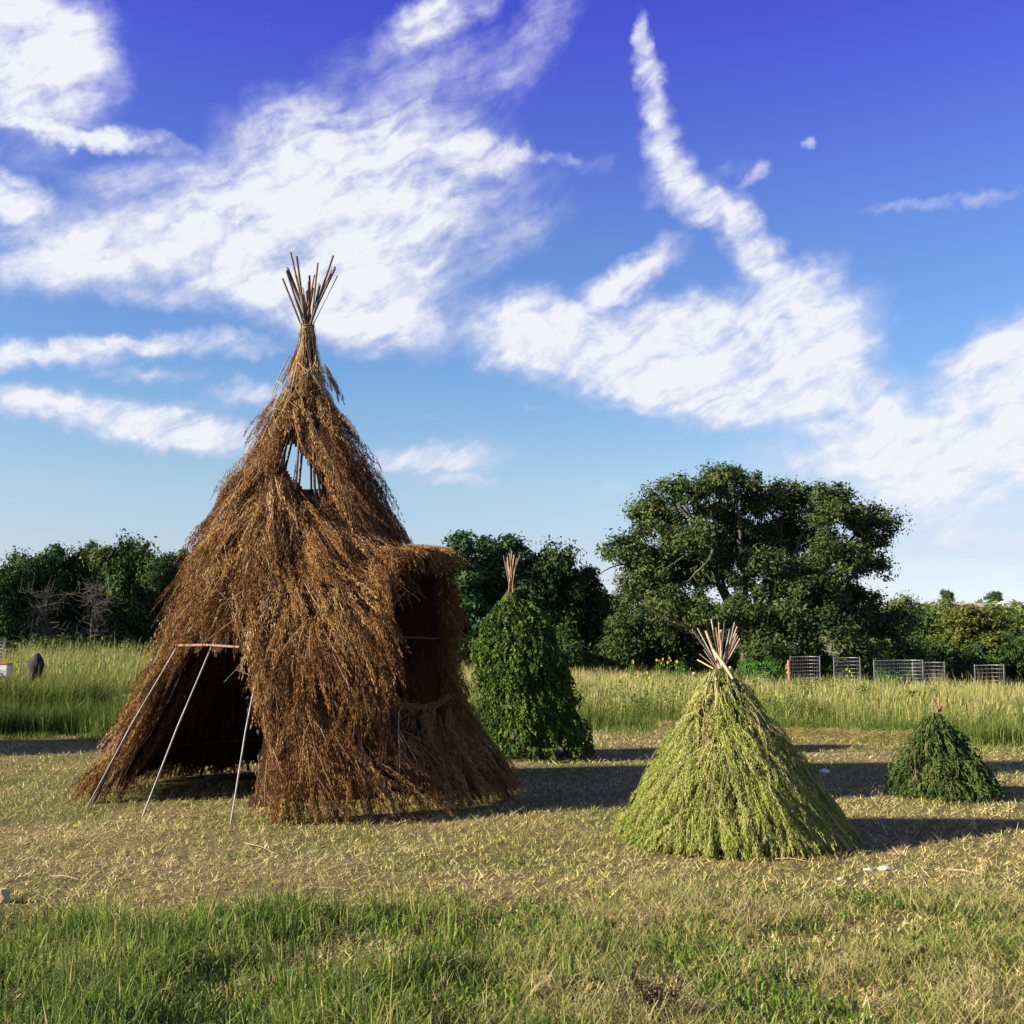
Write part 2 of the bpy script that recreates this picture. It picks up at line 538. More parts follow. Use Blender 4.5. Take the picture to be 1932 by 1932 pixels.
def ground_mat():
    m = bpy.data.materials.new('mown_ground')
    m.use_nodes = True
    nt = m.node_tree
    N, L = nt.nodes, nt.links
    p = N['Principled BSDF']
    p.inputs['Roughness'].default_value = 0.95
    p.inputs['Specular IOR Level'].default_value = 0.1
    tc = N.new('ShaderNodeTexCoord')

    def noi(scale, detail=6, rough=0.6, sc=(1, 1, 1)):
        mp = N.new('ShaderNodeMapping')
        mp.inputs['Scale'].default_value = sc
        L.new(tc.outputs['Object'], mp.inputs[0])
        n = N.new('ShaderNodeTexNoise')
        n.inputs['Scale'].default_value = scale
        n.inputs['Detail'].default_value = detail
        n.inputs['Roughness'].default_value = rough
        L.new(mp.outputs[0], n.inputs['Vector'])
        return n.outputs[0]

    def ramp(src, els):
        cr = N.new('ShaderNodeValToRGB')
        while len(cr.color_ramp.elements) < len(els):
            cr.color_ramp.elements.new(0.5)
        for e, (q, c) in zip(cr.color_ramp.elements, els):
            e.position = q
            e.color = tuple(c) + (1,)
        L.new(src, cr.inputs[0])
        return cr.outputs[0]
    fine = ramp(noi(22, 8, 0.7), [(.3, (.07, .052, .025)), (.5, (.17, .13, .06)), (.7, (.34, .27, .13))])
    green = ramp(noi(30, 8, 0.7), [(.3, (.03, .045, .012)), (.5, (.08, .10, .024)), (.7, (.17, .18, .05))])
    patch = ramp(noi(0.55, 6, 0.6), [(.40, (0, 0, 0)), (.62, (1, 1, 1))])
    mx = N.new('ShaderNodeMix')
    mx.data_type = 'RGBA'
    L.new(patch, mx.inputs[0])
    L.new(fine, mx.inputs[6])
    L.new(green, mx.inputs[7])
    # beyond the mown lawn the soil under the meadow is green-brown
    geo = N.new('ShaderNodeSeparateXYZ')
    L.new(tc.outputs['Object'], geo.inputs[0])
    mr = N.new('ShaderNodeMapRange')
    L.new(geo.outputs[1], mr.inputs[0])
    mr.inputs[1].default_value = 20
    mr.inputs[2].default_value = 23
    mx2 = N.new('ShaderNodeMix')
    mx2.data_type = 'RGBA'
    L.new(mr.outputs[0], mx2.inputs[0])
    L.new(mx.outputs[2], mx2.inputs[6])
    L.new(ramp(noi(0.4, 6), [(.35, (.05, .07, .02)), (.65, (.12, .14, .04))]), mx2.inputs[7])
    L.new(mx2.outputs[2], p.inputs['Base Color'])
    b = N.new('ShaderNodeBump')
    b.inputs['Strength'].default_value = 1.0
    b.inputs['Distance'].default_value = 0.03
    L.new(noi(14, 8, 0.75), b.inputs['Height'])
    L.new(b.outputs[0], p.inputs['Normal'])
    return m


M['ground'] = ground_mat()


# ------------------------------------------------------------------ ground and far hill
def grid_mesh(name, xs, ys, zf):
    X, Y = np.meshgrid(xs, ys)
    Z = zf(X, Y)
    nx, ny = len(xs), len(ys)
    v = np.stack([X, Y, Z], -1).reshape(-1, 3)
    i = np.arange(ny - 1)[:, None] * nx + np.arange(nx - 1)[None]
    f = np.stack([i, i + 1, i + nx + 1, i + nx], -1).reshape(-1, 4)
    return mesh_np(name, v, f, None, True)


xs = np.concatenate([-np.geomspace(900, 9.3, 40), np.linspace(-9, 9, 80), np.geomspace(9.3, 900, 40)])
ys = np.concatenate([np.linspace(-40, 2, 15), np.linspace(2.3, 24, 90), np.geomspace(24.3, 1600, 60)])
g = obj('ground', grid_mesh('ground', xs, ys, terrain), M['ground'])
tag(g, kind='structure')


def hillz(X, Y):
    r = sm(Y, 170, 330) * (1 - sm(Y, 420, 600))
    return -1.2 + r * (8.0 + 1.0 * wob(X * 0.02, Y * 0.02, 1.0, 5) + np.clip((X - 60) * 0.012, -2, 2.5))


hill = obj('hills', grid_mesh('hills', np.linspace(-420, 520, 80), np.linspace(165, 620, 40), hillz),
           noisy_mat('far_meadow', (.12, .14, .05), (.22, .2, .08), 0.05, 0.95, bump=0))
tag(hill, kind='structure')


# ------------------------------------------------------------------ thatched huts
def frame(phi):
    rad = np.stack([-np.sin(phi), -np.cos(phi), np.zeros_like(phi)], -1)
    tan = np.stack([-np.cos(phi), np.sin(phi), np.zeros_like(phi)], -1)
    return rad, tan


def fronds(so_, p0, d, n, L_, lift, nt, tl, tw, spread, droop=0.15, outw=0.5, tint=None, stem=0.0, fuzz=0.0, tseg=False, zmin=0.012, curlk=0.06, liftk=.8):
    """feathery drooping sprays. p0,d,n (F,3); L_,lift (F,)"""
    F = len(p0)
    side = norm(np.cross(d, n))
    curl = rng.normal(0, curlk, F)[:, None]
    if tint is None:
        tint = rng.uniform(0.2, 0.8, F)

    def spine(t):
        return (p0[:, None] + d[:, None] * (L_[:, None] * t)[..., None] + n[:, None] * (lift[:, None] * np.sin(np.pi * np.clip(t * liftk, 0, 1)))[..., None]
                + side[:, None] * (curl * L_[:, None] * t ** 2)[..., None] + np.array([0, 0, -1.0]) * (droop * L_[:, None] * t ** 2)[..., None])
    t = rng.uniform(0.02, 1.0, (F, nt)) ** 0.85
    b = spine(t)
    if fuzz:
        prof = np.sin(np.pi * np.clip(t * 0.85 + .12, 0, 1))[..., None] * fuzz
        b = b + prof * (side[:, None] * rng.normal(0, 1, (F, nt, 1)) + n[:, None] * rng.normal(0.2, .6, (F, nt, 1)))
    psi = rng.normal(0, 1.0, (F, nt))
    sgn = np.where(rng.random((F, nt)) < 0.5, -1, 1)
    ang = spread * rng.uniform(0.3, 1.3, (F, nt))
    lat = side[:, None] * (sgn * np.cos(psi))[..., None] + n[:, None] * (outw * np.abs(np.sin(psi)) + 0.05)[..., None]
    td = norm(d[:, None] * np.cos(ang)[..., None] + norm(lat) * np.sin(ang)[..., None] + np.array([0, 0, -0.25]))
    l = tl * rng.uniform(0.5, 1.3, (F, nt)) * (1.15 - 0.55 * t)
    w = norm(np.cross(td, norm(rng.normal(0, 1, (F, nt, 3)))))
    wd = (tw * rng.uniform(0.6, 1.3, (F, nt)) * 0.5)[..., None]
    tip = b + td * l[..., None]
    tin = np.clip(tint[:, None] + rng.normal(0, 0.09, (F, nt)), 0, 0.97)
    if tseg:   # a leaf-like kite: base, two flanks, tip
        mid = b + td * (l * 0.45)[..., None]
        v = np.stack([b, mid - w * wd, tip, mid + w * wd], 2)
        v[..., 2] = np.maximum(v[..., 2], zmin)
        k = F * nt
        so_.add(v.reshape(-1, 3), np.arange(k * 4).reshape(-1, 4), np.repeat(tin.ravel(), 4))
    else:
        v = np.stack([b - w * wd, b + w * wd, tip], 2)
        v[..., 2] = np.maximum(v[..., 2], zmin)
        k = F * nt
        so_.add(v.reshape(-1, 3), np.arange(k * 3).reshape(-1, 3), np.repeat(tin.ravel(), 3))
    if stem > 0:
        sel = rng.random(F) < stem
        ts = np.linspace(0, 0.8, 4)
        sp = spine(np.broadcast_to(ts, (F, 4)))[sel]
        nn = n[sel] + 0.0
        ss = side[sel] * 0.0020
        wv = np.linspace(1.3, .5, 4)[None, :, None] * ss[:, None]
        v = np.stack([sp - wv + nn[:, None] * 0.02, sp + wv + nn[:, None] * 0.02], 2)     # (f,4,2,3)
        v[..., 2] = np.maximum(v[..., 2], zmin)
        f = sel.sum()
        base = (np.arange(f) * 8)[:, None, None]
        q = np.array([[0, 1, 3, 2], [2, 3, 5, 4], [4, 5, 7, 6]])[None]
        so_.add(v.reshape(-1, 3), (base + q).reshape(-1, 4), np.full(f * 8, 0.90))


class Hut:
    def __init__(s, cx, cy, prof, lean=(0, 0)):
        s.c = np.array([cx, cy])
        s.z = np.array([p[0] for p in prof], float)
        s.rr = np.array([p[1] for p in prof], float)
        s.lean = lean
        s.H = s.z.max()

    def base(s, z):
        return np.interp(z, s.z, s.rr)

    def r(s, phi, z):
        return s.base(z)

    def pos(s, phi, z, dr=0.0):
        rad, _ = frame(np.asarray(phi, float))
        r = s.r(phi, z) + dr
        c = np.stack([s.c[0] + s.lean[0] * (z / s.H) ** 1.0, s.c[1] + s.lean[1] * (z / s.H), z], -1)
        return c + rad * np.asarray(r)[..., None]

    def basis(s, phi, z):
        e = 0.04
        a = s.pos(phi, z + e)
        b = s.pos(phi, np.maximum(z - e, 0.0))
        down = norm(b - a)
        p1 = s.pos(phi + 0.03, z)
        p2 = s.pos(phi - 0.03, z)
        tan = norm(p1 - p2)
        n = norm(np.cross(tan, down))
        rad, _ = frame(phi)
        sg = np.sign((n * rad).sum(-1) + 1e-6)[:, None]
        n = n * sg
        return down, tan, n

    def hole(s, phi, z):
        return np.zeros(np.shape(phi), bool)

    def skip(s, phi, z):
        return np.zeros(np.shape(phi), bool)

    def flow(s, phi, z):
        return np.zeros(np.shape(phi))

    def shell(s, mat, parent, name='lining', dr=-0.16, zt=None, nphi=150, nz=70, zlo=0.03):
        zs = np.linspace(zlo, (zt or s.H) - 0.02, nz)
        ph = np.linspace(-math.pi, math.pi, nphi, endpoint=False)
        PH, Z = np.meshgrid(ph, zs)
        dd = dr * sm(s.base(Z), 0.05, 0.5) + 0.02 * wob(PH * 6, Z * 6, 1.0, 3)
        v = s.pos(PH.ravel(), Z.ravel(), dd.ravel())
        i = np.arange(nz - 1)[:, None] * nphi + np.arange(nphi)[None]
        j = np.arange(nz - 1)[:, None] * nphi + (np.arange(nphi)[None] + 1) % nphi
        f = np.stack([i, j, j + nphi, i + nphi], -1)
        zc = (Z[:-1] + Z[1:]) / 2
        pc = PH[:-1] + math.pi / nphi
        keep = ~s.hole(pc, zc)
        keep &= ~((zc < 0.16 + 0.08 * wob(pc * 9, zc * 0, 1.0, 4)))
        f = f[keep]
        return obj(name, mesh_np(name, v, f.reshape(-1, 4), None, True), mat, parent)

    def thatch(s, so_, nclump, per, L_, lift, nt, tl, tw, spread, z0=0.1, z1=None, dr=-0.12, jit=0.12, relief=0.09, droop=0.1, tint_base=0.5, stem=0.1,
               phis=None, outw=0.5, tseg=False, rmin=0.0, tintf=None, loose=0.2, fuzz=0.0, fan=.16, curlk=.06, lk=.6, tvar=.13, liftk=.8):
        z1 = z1 or s.H
        # clump centres, area weighted
        zz = rng.uniform(z0, z1, nclump * 6)
        keep = rng.random(len(zz)) < (s.base(zz) + rmin) / (s.rr.max() + rmin)
        zz = zz[keep][:nclump]
        K = len(zz)
        lo, hi = phis if phis else (-math.pi, math.pi)
        pc = rng.uniform(lo, hi, K)
        cd_ = rng.uniform(0, 1, K) ** 1.6 * relief
        ca = s.flow(pc, zz) + rng.normal(0, 0.16, K)
        ct = tint_base + rng.normal(0, tvar, K)
        cl = rng.uniform(0.75, 1.25, K)
        idx = np.repeat(np.arange(K), per)
        F = len(idx)
        u = rng.normal(0, 1, F)
        zf = np.clip(zz[idx] + rng.normal(0, jit, F), z0 * 0.6, z1)
        r_ = np.maximum(s.base(zf), 0.08)
        pf = pc[idx] + u * jit / r_ * 0.8
        Lf = L_ * cl[idx] * rng.uniform(0.7, 1.2, F)
        Lf = Lf * (0.45 + 0.55 * sm(r_, 0.1, 0.5))
        ang = ca[idx] - u * fan + rng.normal(0, loose * 0.5, F)
        down, tan, n = s.basis(pf, zf)
        d = norm(down * np.cos(ang)[:, None] - tan * np.sin(ang)[:, None] + n * rng.normal(0.02, loose * 0.25, F)[:, None])
        p0 = s.pos(pf, zf, dr + cd_[idx] * 0.9)
        Lf = np.minimum(Lf, np.maximum(p0[:, 2] - 0.01, 0.05) / np.maximum(-d[:, 2], 0.3) * rng.uniform(.85, 1.1, F))
        # keep holes open: test the middle and the tip of each spray
        ok = ~s.hole(pf, zf) & (d[:, 2] < -.35) & ~s.skip(pf, zf)
        for tt, pr in ((0.25, .97), (0.5, 0.95), (0.75, .9), (0.95, 0.78)):
            q = p0 + d * (Lf * tt)[:, None]
            cz = q[:, 2]
            cx = s.c[0] + s.lean[0] * cz / s.H
            cy = s.c[1] + s.lean[1] * cz / s.H
            ph = np.arctan2(-(q[:, 0] - cx), -(q[:, 1] - cy))
            ok &= ~(s.hole(ph, cz) & (rng.random(F) < pr))
        tf = ct[idx] + rng.normal(0, 0.07, F)
        if tintf is not None:
            tf = tf + tintf(pf, zf)
        lf = (lift + cd_[idx] * lk) * rng.uniform(0.3, 1.3, F) * sm(r_, -.1, .45)
        o = ok
        fronds(so_, p0[o], d[o], n[o], Lf[o], lf[o], nt, tl, tw, spread, droop, outw, np.clip(tf[o], 0.03, 0.93), stem, tseg=tseg, fuzz=fuzz, curlk=curlk, liftk=liftk)


D = math.pi / 180


class MainHut(Hut):
    def skip(s, phi, z):
        dl = (np.asarray(phi) + 50 * D + math.pi) % (2 * math.pi) - math.pi
        return (dl < -13 * D) & (dl > -38 * D) & (z > 1.2) & (z < 2.45)

    # box dormer that points to -50 deg
    def r(s, phi, z):
        b = s.base(z)
        dl = (np.asarray(phi) + 50 * D + math.pi) % (2 * math.pi) - math.pi
        c = np.maximum(np.cos(dl), 0.05)
        sn = np.maximum(np.abs(np.sin(dl)), 0.02)
        rb = np.minimum(1.75 / c, 0.45 / sn)
        rb = np.where(np.cos(dl) > 0.2, rb, 0)
        win = sm(z, 0.6, 1.15) * (1 - sm(z, 2.38, 2.46))
        # the left flank swells gently out of the cone instead of stepping
        wl = np.where((dl > 14.4 * D), 1 - sm(dl, 14.4 * D, 50 * D), 0.0)
        left = (1.80 - b) * wl ** 1.3 * sm(z, 0.4, 1.5) * (1 - sm(z, 1.9, 2.6))
        foot = -0.12 * np.exp(-((np.asarray(phi) - 80 * D) / (30 * D)) ** 2) * (1 - sm(z, 1.3, 2.6))
        macro = 0.035 * wob(np.asarray(phi) * 3.2, z * 1.7, 1.3, 15) * sm(b, .1, .6)
        return np.maximum(b + np.maximum(rb - b, 0) * win * (dl < 14.6 * D), b + np.maximum(left, 0)) + foot + macro

    def hole(s, phi, z):
        phi = np.asarray(phi)
        z = np.asarray(z)
        dl = (phi + 50 * D + math.pi) % (2 * math.pi) - math.pi
        h = (dl > -14 * D) & (dl < 15 * D) & (z > 1.0) & (z < 2.33)
        # doorway: phi 6..53 at the foot, 15..50 at the lintel
        k = np.clip(z / 1.55, 0, 1)
        lo = (4 + 10 * k ** 2 - 5 * np.sin(k * math.pi)) * D
        hi = (67 - 13 * k) * D
        h |= (phi > lo) & (phi < hi) & (z < 1.52 + 0.08 * np.sin(phi * 21))
        # ragged smoke gap, front and the wall behind it
        h |= (((phi + 3 * D) / (27 * D)) ** 2 + ((z - 3.38 - phi * 0.45) / 0.18) ** 2) < 1
        pb = (phi + 2 * math.pi) % (2 * math.pi) - math.pi
        h |= ((pb / (52 * D)) ** 2 + ((z - 3.64) / 0.40) ** 2) < 1
        return h

    def flow(s, phi, z):
        a = 0.55 * np.exp(-((phi + 25 * D) / (32 * D)) ** 2) * np.exp(-((z - 2.7) / 0.75) ** 2)
        a = a + 0.28 * np.exp(-((phi + 40 * D) / (35 * D)) ** 2) * (1 - sm(z, 0.3, 1.4))
        a = a - 0.25 * np.exp(-((phi - 3 * D) / (7 * D)) ** 2) * (1 - sm(z, 0.2, 0.7))
        a = a + 0.10 * np.exp(-((phi - 66 * D) / (18 * D)) ** 2) * (1 - sm(z, .8, 1.6))
        return a


MX, MY = -2.225, 12.2
main = empty('thatched_teepee', (0, 0, 0), 'tallest teepee, thatched in reddish-brown dried brush, with an open doorway and a side dormer', 'teepee')
mh = MainHut(MX, MY, [(0, 2.10), (.31, 1.98), (.58, 1.82), (1.07, 1.56), (1.57, 1.36), (2.07, 1.17), (2.47, .98), (2.83, .85), (3.2, .66), (3.61, .50), (4.13, .28), (4.48, .155), (4.83, .075), (5.0, .06)])
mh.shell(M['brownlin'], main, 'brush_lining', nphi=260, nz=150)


def build_main_thatch():
    # the thatch in four tiers, each a mass of sprays
    tiers = [('lower_thatch', 0.3, 1.8, 600), ('middle_thatch', 1.65, 3.1, 400), ('upper_thatch', 3.0, 4.7, 210)]
    front = (-125 * D, 125 * D)
    tf = lambda p, z: 0.05 * wob(p * 3, z * 2.2, 1.2, 8)
    for nm, a, b, k in tiers:
        s = Soup()
        mh.thatch(s, k, 6, 0.66, 0.035, 124, 0.048, 0.0066, 0.26, z0=a, z1=b, relief=0.22, jit=0.05, stem=0.22, droop=.02, fuzz=.020, fan=.24, loose=.07, curlk=.05, lk=.42, tvar=.22, liftk=.58, phis=front, tint_base=0.50, tintf=tf)
        mh.thatch(s, int(k * 0.40), 6, 0.55, 0.05, 34, 0.10, 0.018, 0.4, z0=a, z1=b, relief=0.10, jit=0.13, stem=0.05, phis=(125 * D, 235 * D), tint_base=0.50)
        o = obj(nm, s.mesh(nm), M['brown'], main)
        o['kind'] = 'stuff'
    # inner face of the walls: hanging sprays, tinted dark for the shade indoors
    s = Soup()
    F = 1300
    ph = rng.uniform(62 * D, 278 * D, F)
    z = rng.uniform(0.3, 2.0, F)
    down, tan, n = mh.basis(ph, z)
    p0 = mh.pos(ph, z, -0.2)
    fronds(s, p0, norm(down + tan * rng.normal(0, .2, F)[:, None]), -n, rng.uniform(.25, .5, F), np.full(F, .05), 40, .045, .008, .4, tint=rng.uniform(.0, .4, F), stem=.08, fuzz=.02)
    o = obj('inner_thatch', s.mesh('inner_thatch'), M['brown'], main)
    o['kind'] = 'stuff'
    # neck: long bare stems running up to the tie
    s = Soup()
    F = 150
    ph = rng.uniform(-math.pi, math.pi, F)
    z = rng.uniform(4.35, 5.02, F)
    down, tan, n = mh.basis(ph, z)
    p0 = mh.pos(ph, z, 0.0)
    fronds(s, p0, norm(down + tan * rng.normal(0, .12, F)[:, None]), n, rng.uniform(.3, .6, F), rng.uniform(0, .03, F), 14, .05, .006, .5, tint=rng.uniform(.3, .6, F), stem=1.0)
    o = obj('neck_thatch', s.mesh('neck_thatch'), M['brown'], main)
    o['kind'] = 'stuff'
    # dormer hood: sprays laid outward over the flat top, ragged hanging edge, and two cheeks
    s = Soup()
    ax = np.array([math.sin(50 * D), -math.cos(50 * D), 0])
    la = np.array([math.cos(50 * D), math.sin(50 * D), 0])
    c0 = np.array([MX, MY, 0.0])
    F = 620
    u = rng.uniform(0.95, 1.62, F)
    w = rng.uniform(-0.40, 0.46, F)
    p0 = c0 + ax * u[:, None] + la * w[:, None] + np.array([0, 0, 2.40]) + np.array([0, 0, 1]) * (rng.uniform(-0.05, .07, F) + (u - 1) * .02 + .05 * w)[:, None]
    k_ = (w > -.12) | (u > 1.5 - (w + .4) * .5)
    u, w, p0 = u[k_], w[k_], p0[k_] - np.array([0, 0, 1]) * (np.clip(-.15 - w[k_], 0, 1) * .5)[:, None]
    F = len(u)
    n = np.broadcast_to(np.array([0, 0, 1.0]), (F, 3))
    d = norm(ax * rng.normal(.7, .35, F)[:, None] + la * rng.normal(0.1, .55, F)[:, None] + np.array([0, 0, -0.12]))
    n = np.broadcast_to(np.array([0, 0, 1.0]), (F, 3))
    fronds(s, p0, d, n, rng.uniform(.16, .30, F), np.full(F, .03), 90, .040, .0075, .4, .06, tint=rng.uniform(.35, .9, F), stem=.15, fuzz=.02)
    # sprays that carry the cone's own thatch over the join behind the hood
    F2 = 260
    ph = rng.uniform(-54, -10, F2) * D
    z = rng.uniform(2.40, 2.72, F2)
    down, tan, n2 = Hut.basis(Hut(MX, MY, list(zip(mh.z, mh.rr))), ph, z)
    p0 = Hut.pos(mh, ph, z, .02) * 1.0
    rad, _ = frame(ph)
    p0 = np.stack([MX + rad[:, 0] * (mh.base(z) + .04), MY + rad[:, 1] * (mh.base(z) + .04), z], -1)
    fronds(s, p0, norm(down + rad * rng.uniform(.3, 1.3, F2)[:, None] - tan * .3), n2, rng.uniform(.4, .75, F2), np.full(F2, .08), 90, .046, .0066, .28, .04, tint=rng.uniform(.3, .85, F2), stem=.2, fuzz=.02, liftk=.6)
    # front fringe
    F = 220
    w = rng.uniform(-0.46, 0.50, F)
    p0 = c0 + ax * rng.uniform(1.62, 1.84, F)[:, None] + la * w[:, None] + np.array([0, 0, 1]) * rng.uniform(2.32, 2.46, F)[:, None]
    d = norm(ax * rng.normal(.35, .2, F)[:, None] + la * rng.normal(0.1, .5, F)[:, None] + np.array([0, 0, -0.6]))
    fronds(s, p0, d, norm(ax + np.array([0, 0, .6]) + 0 * p0), rng.uniform(.08, .18, F), np.full(F, .03), 60, .036, .0075, .5, .1, tint=rng.uniform(.35, .8, F), stem=.1)
    # left cheek, flaring forward
    F = 230
    z = rng.uniform(1.2, 2.40, F)
    u = rng.uniform(1.58, 1.80, F)
    p0 = c0 + ax * u[:, None] - la * rng.uniform(.36, .50, F)[:, None] + np.array([0, 0, 1]) * z[:, None]
    d = norm(ax * rng.normal(.35, .25, F)[:, None] - la * rng.normal(.05, .15, F)[:, None] + np.array([0, 0, -1.0]))
    fronds(s, p0, d, norm(-la + 0 * p0), rng.uniform(.22, .42, F), np.full(F, .05), 100, .040, .0075, .38, .04, tint=rng.uniform(.25, .8, F), stem=.12, fuzz=.022, curlk=.04)
    # right cheek
    F = 520
    z = rng.uniform(1.15, 2.42, F)
    u = rng.uniform(1.0, 1.74, F)
    p0 = c0 + ax * u[:, None] + la * rng.uniform(.44, .53, F)[:, None] + np.array([0, 0, 1]) * z[:, None]
    d = norm(ax * rng.normal(.15, .15, F)[:, None] + la * rng.normal(.1, .1, F)[:, None] + np.array([0, 0, -1.0]))
    fronds(s, p0, d, norm(la + 0 * p0), rng.uniform(.3, .5, F), np.full(F, .03), 70, .045, .0085, .35, .03, tint=rng.uniform(.2, .6, F), stem=.06, fuzz=.02, curlk=.03)
    o = obj('dormer_hood', s.mesh('dormer_hood'), M['brown'], main)
    o['kind'] = 'stuff'
    # roof board of woven twigs under the hood, so that the top is closed
    s = Soup()
    v = [c0 + ax * a + la * b + np.array([0, 0, zt]) for zt in (2.34, 2.39) for a, b in ((1.36, -.06), (1.66, -.30), (1.68, .40), (1.0, .40))]
    s.add(v, [(0, 3, 2, 1), (4, 5, 6, 7), (0, 1, 5, 4), (1, 2, 6, 5), (2, 3, 7, 6), (3, 0, 4, 7)])
    obj('dormer_roof', s.mesh('dormer_roof'), M['brownlin'], main)
    # sill: a bundle of bent straw
    s = Soup()
    for k in range(10):
        w = np.linspace(-.42, .42, 7)
        zz = 1.02 + .05 * rng.random() - .10 * (1 - (w / .42) ** 2) + .02 * rng.normal(size=7)
        pts = c0 + ax * (1.74 + .05 * rng.random() + .02 * rng.normal(size=(7, 1))) + la * (w + rng.normal(0, .04))[:, None] + np.array([0, 0, 1]) * zz[:, None]
        tube(s, pts, 0.003, 4, 0.6)
    obj('dormer_sill', s.mesh('dormer_sill'), M['brown'], main)
    # crossbar of the dormer opening
    tube_obj('crossbar', [c0 + ax * 1.6 - la * .42 + np.array([0, 0, 1.62]), c0 + ax * 1.6 + la * .42 + np.array([0, 0, 1.60])], .006, M['pole'], main)


build_main_thatch()


def pole_line(ra, foot, T, tipz, hut, rfoot):
    # under the thatch the pole follows its inner face, above the tie it runs on straight
    zs = [foot[2]] + [z for z in (.8, 1.52, 1.9, 2.5, 3.1, 3.7, 4.3) if z < T[2] - .2]
    pts = [np.array(foot, float)]
    for z in zs[1:]:
        r_ = rfoot * (1 - z / T[2])
        if rfoot > 2.2 and z < 1.6:
            r_ = rfoot - .575 * z
        if hut is not None and z > 1.6:
            r_ = min(r_, max(float(hut.base(z)) - .15, .03))
        c_ = T[:2] * 1.0
        p = np.array([c_[0] + ra[0] * r_, c_[1] + ra[1] * r_, z])
        pts.append(p)
    pts.append(T)
    k = rfoot / T[2] * 1.05
    pts.append(T + np.array([-ra[0] * k * (tipz - T[2]), -ra[1] * k * (tipz - T[2]), tipz - T[2]]))
    return pts


def teepee_poles(parent, c, tie, rfoot, angs, tips, rad0, rad1, mats, tiejit=0.05, name='pole', zfoot=0.0, hut=None):
    for k, (a, tipz) in enumerate(zip(angs, tips)):
        ra, _ = frame(np.array(a * D))
        foot = np.array([c[0], c[1], zfoot]) + ra * rfoot
        j = np.array([random.gauss(0, tiejit), random.gauss(0, tiejit), 0])
        T = np.array([tie[0], tie[1], tie[2]]) + j * 0.6 + ra * 0.02
        pts = [p + np.array([random.gauss(0, .005), random.gauss(0, .005), 0]) for p in pole_line(ra, foot, T, tipz, hut, rfoot)]
        tube_obj(name, pts, np.linspace(rad0, rad1, len(pts)), mats[k % len(mats)], parent)


# the structural poles; three of them stand bare in the doorway
tie = (MX + 0.0, MY, 4.93)
angs = [68, 84, 100, 118, 136, 158, 176, -168, -150, -132, -113, -95, -88, -104, -29, -20]
tips = [5.68, 5.62, 5.56, 5.70, 5.40, 5.60, 5.48, 5.66, 5.72, 5.52, 5.60, 5.64, 5.50, 5.58, 5.62, 5.42]
teepee_poles(main, (MX, MY), tie, 2.0, angs, tips, .020, .012, [M['pole'], M['pole'], M['redpole']], hut=mh)
for (fx, fy), a, tipz in (((165, 1525), 53, 5.60), ((268, 1545), 28, 5.72), ((435, 1558), 6, 5.55)):
    ft = ground_pt(fx, fy)
    T = np.array([MX, MY, 4.93]) + np.array([random.gauss(0, .02), 0, 0])
    ft = ft + np.array([0, 0, .01])
    tube_obj('door_pole', pole_line(frame(np.array(a * D))[0], ft, T, tipz, mh, 2.25), np.linspace(.0085, .007, 10), M['greypole'], main)
for k in range(8):      # short thick sticks bundled in the tie
    a = rng.uniform(0, 360) * D
    b = np.array([MX + .07 * math.sin(a), MY - .07 * math.cos(a), 4.75 + .15 * rng.random()])
    t_ = np.array([MX - .16 * math.sin(a) * rng.uniform(.4, 1), MY + .16 * math.cos(a), 5.25 + .3 * rng.random()])
    tube_obj('stick', [b, (b + t_) / 2 + rng.normal(0, .008, 3), t_], [.014, .013, .010], M[('palepole', 'redpole', 'pole')[k % 3]], main)
lash = Soup()
for q in range(7):
    aa = np.linspace(0, 2 * math.pi, 13)
    zz = 4.90 + q * .012 + .01 * np.sin(aa + q)
    tube(lash, np.stack([MX + .075 * np.sin(aa), MY - .075 * np.cos(aa), zz], -1), .006, 4, cap=False)
obj('lashing', lash.mesh('lashing', True), M['branch'], main)
# lintel over the doorway and low rails between the poles
tube_obj('lintel', [P(333, 1218, 11.25), P(390, 1217, 10.98), P(452, 1221, 10.80)], [.014, .013, .012], M['redpole'], main)
for zz_, a0, a1 in ((0.42, 75, 200), (1.62, 60, 180), (2.6, 90, 240)):
    aa = np.linspace(a0, a1, 9) * D
    tube_obj('rail', mh.pos(aa, np.full(9, zz_), -0.24), .011, M['pole'], main)
# a bare upright and a crosspiece seen against the sky in the smoke gap
tube_obj('gap_stick', [mh.pos(np.array(-3 * D), np.array(3.1), -.06), mh.pos(np.array(-2 * D), np.array(3.72), -.06)], .014, M['pole'], main)
0 and tube_obj('gap_stick', [mh.pos(np.array(16 * D), np.array(3.50), -.06), mh.pos(np.array(-18 * D), np.array(3.47), -.06)], .008, M['pole'], main)


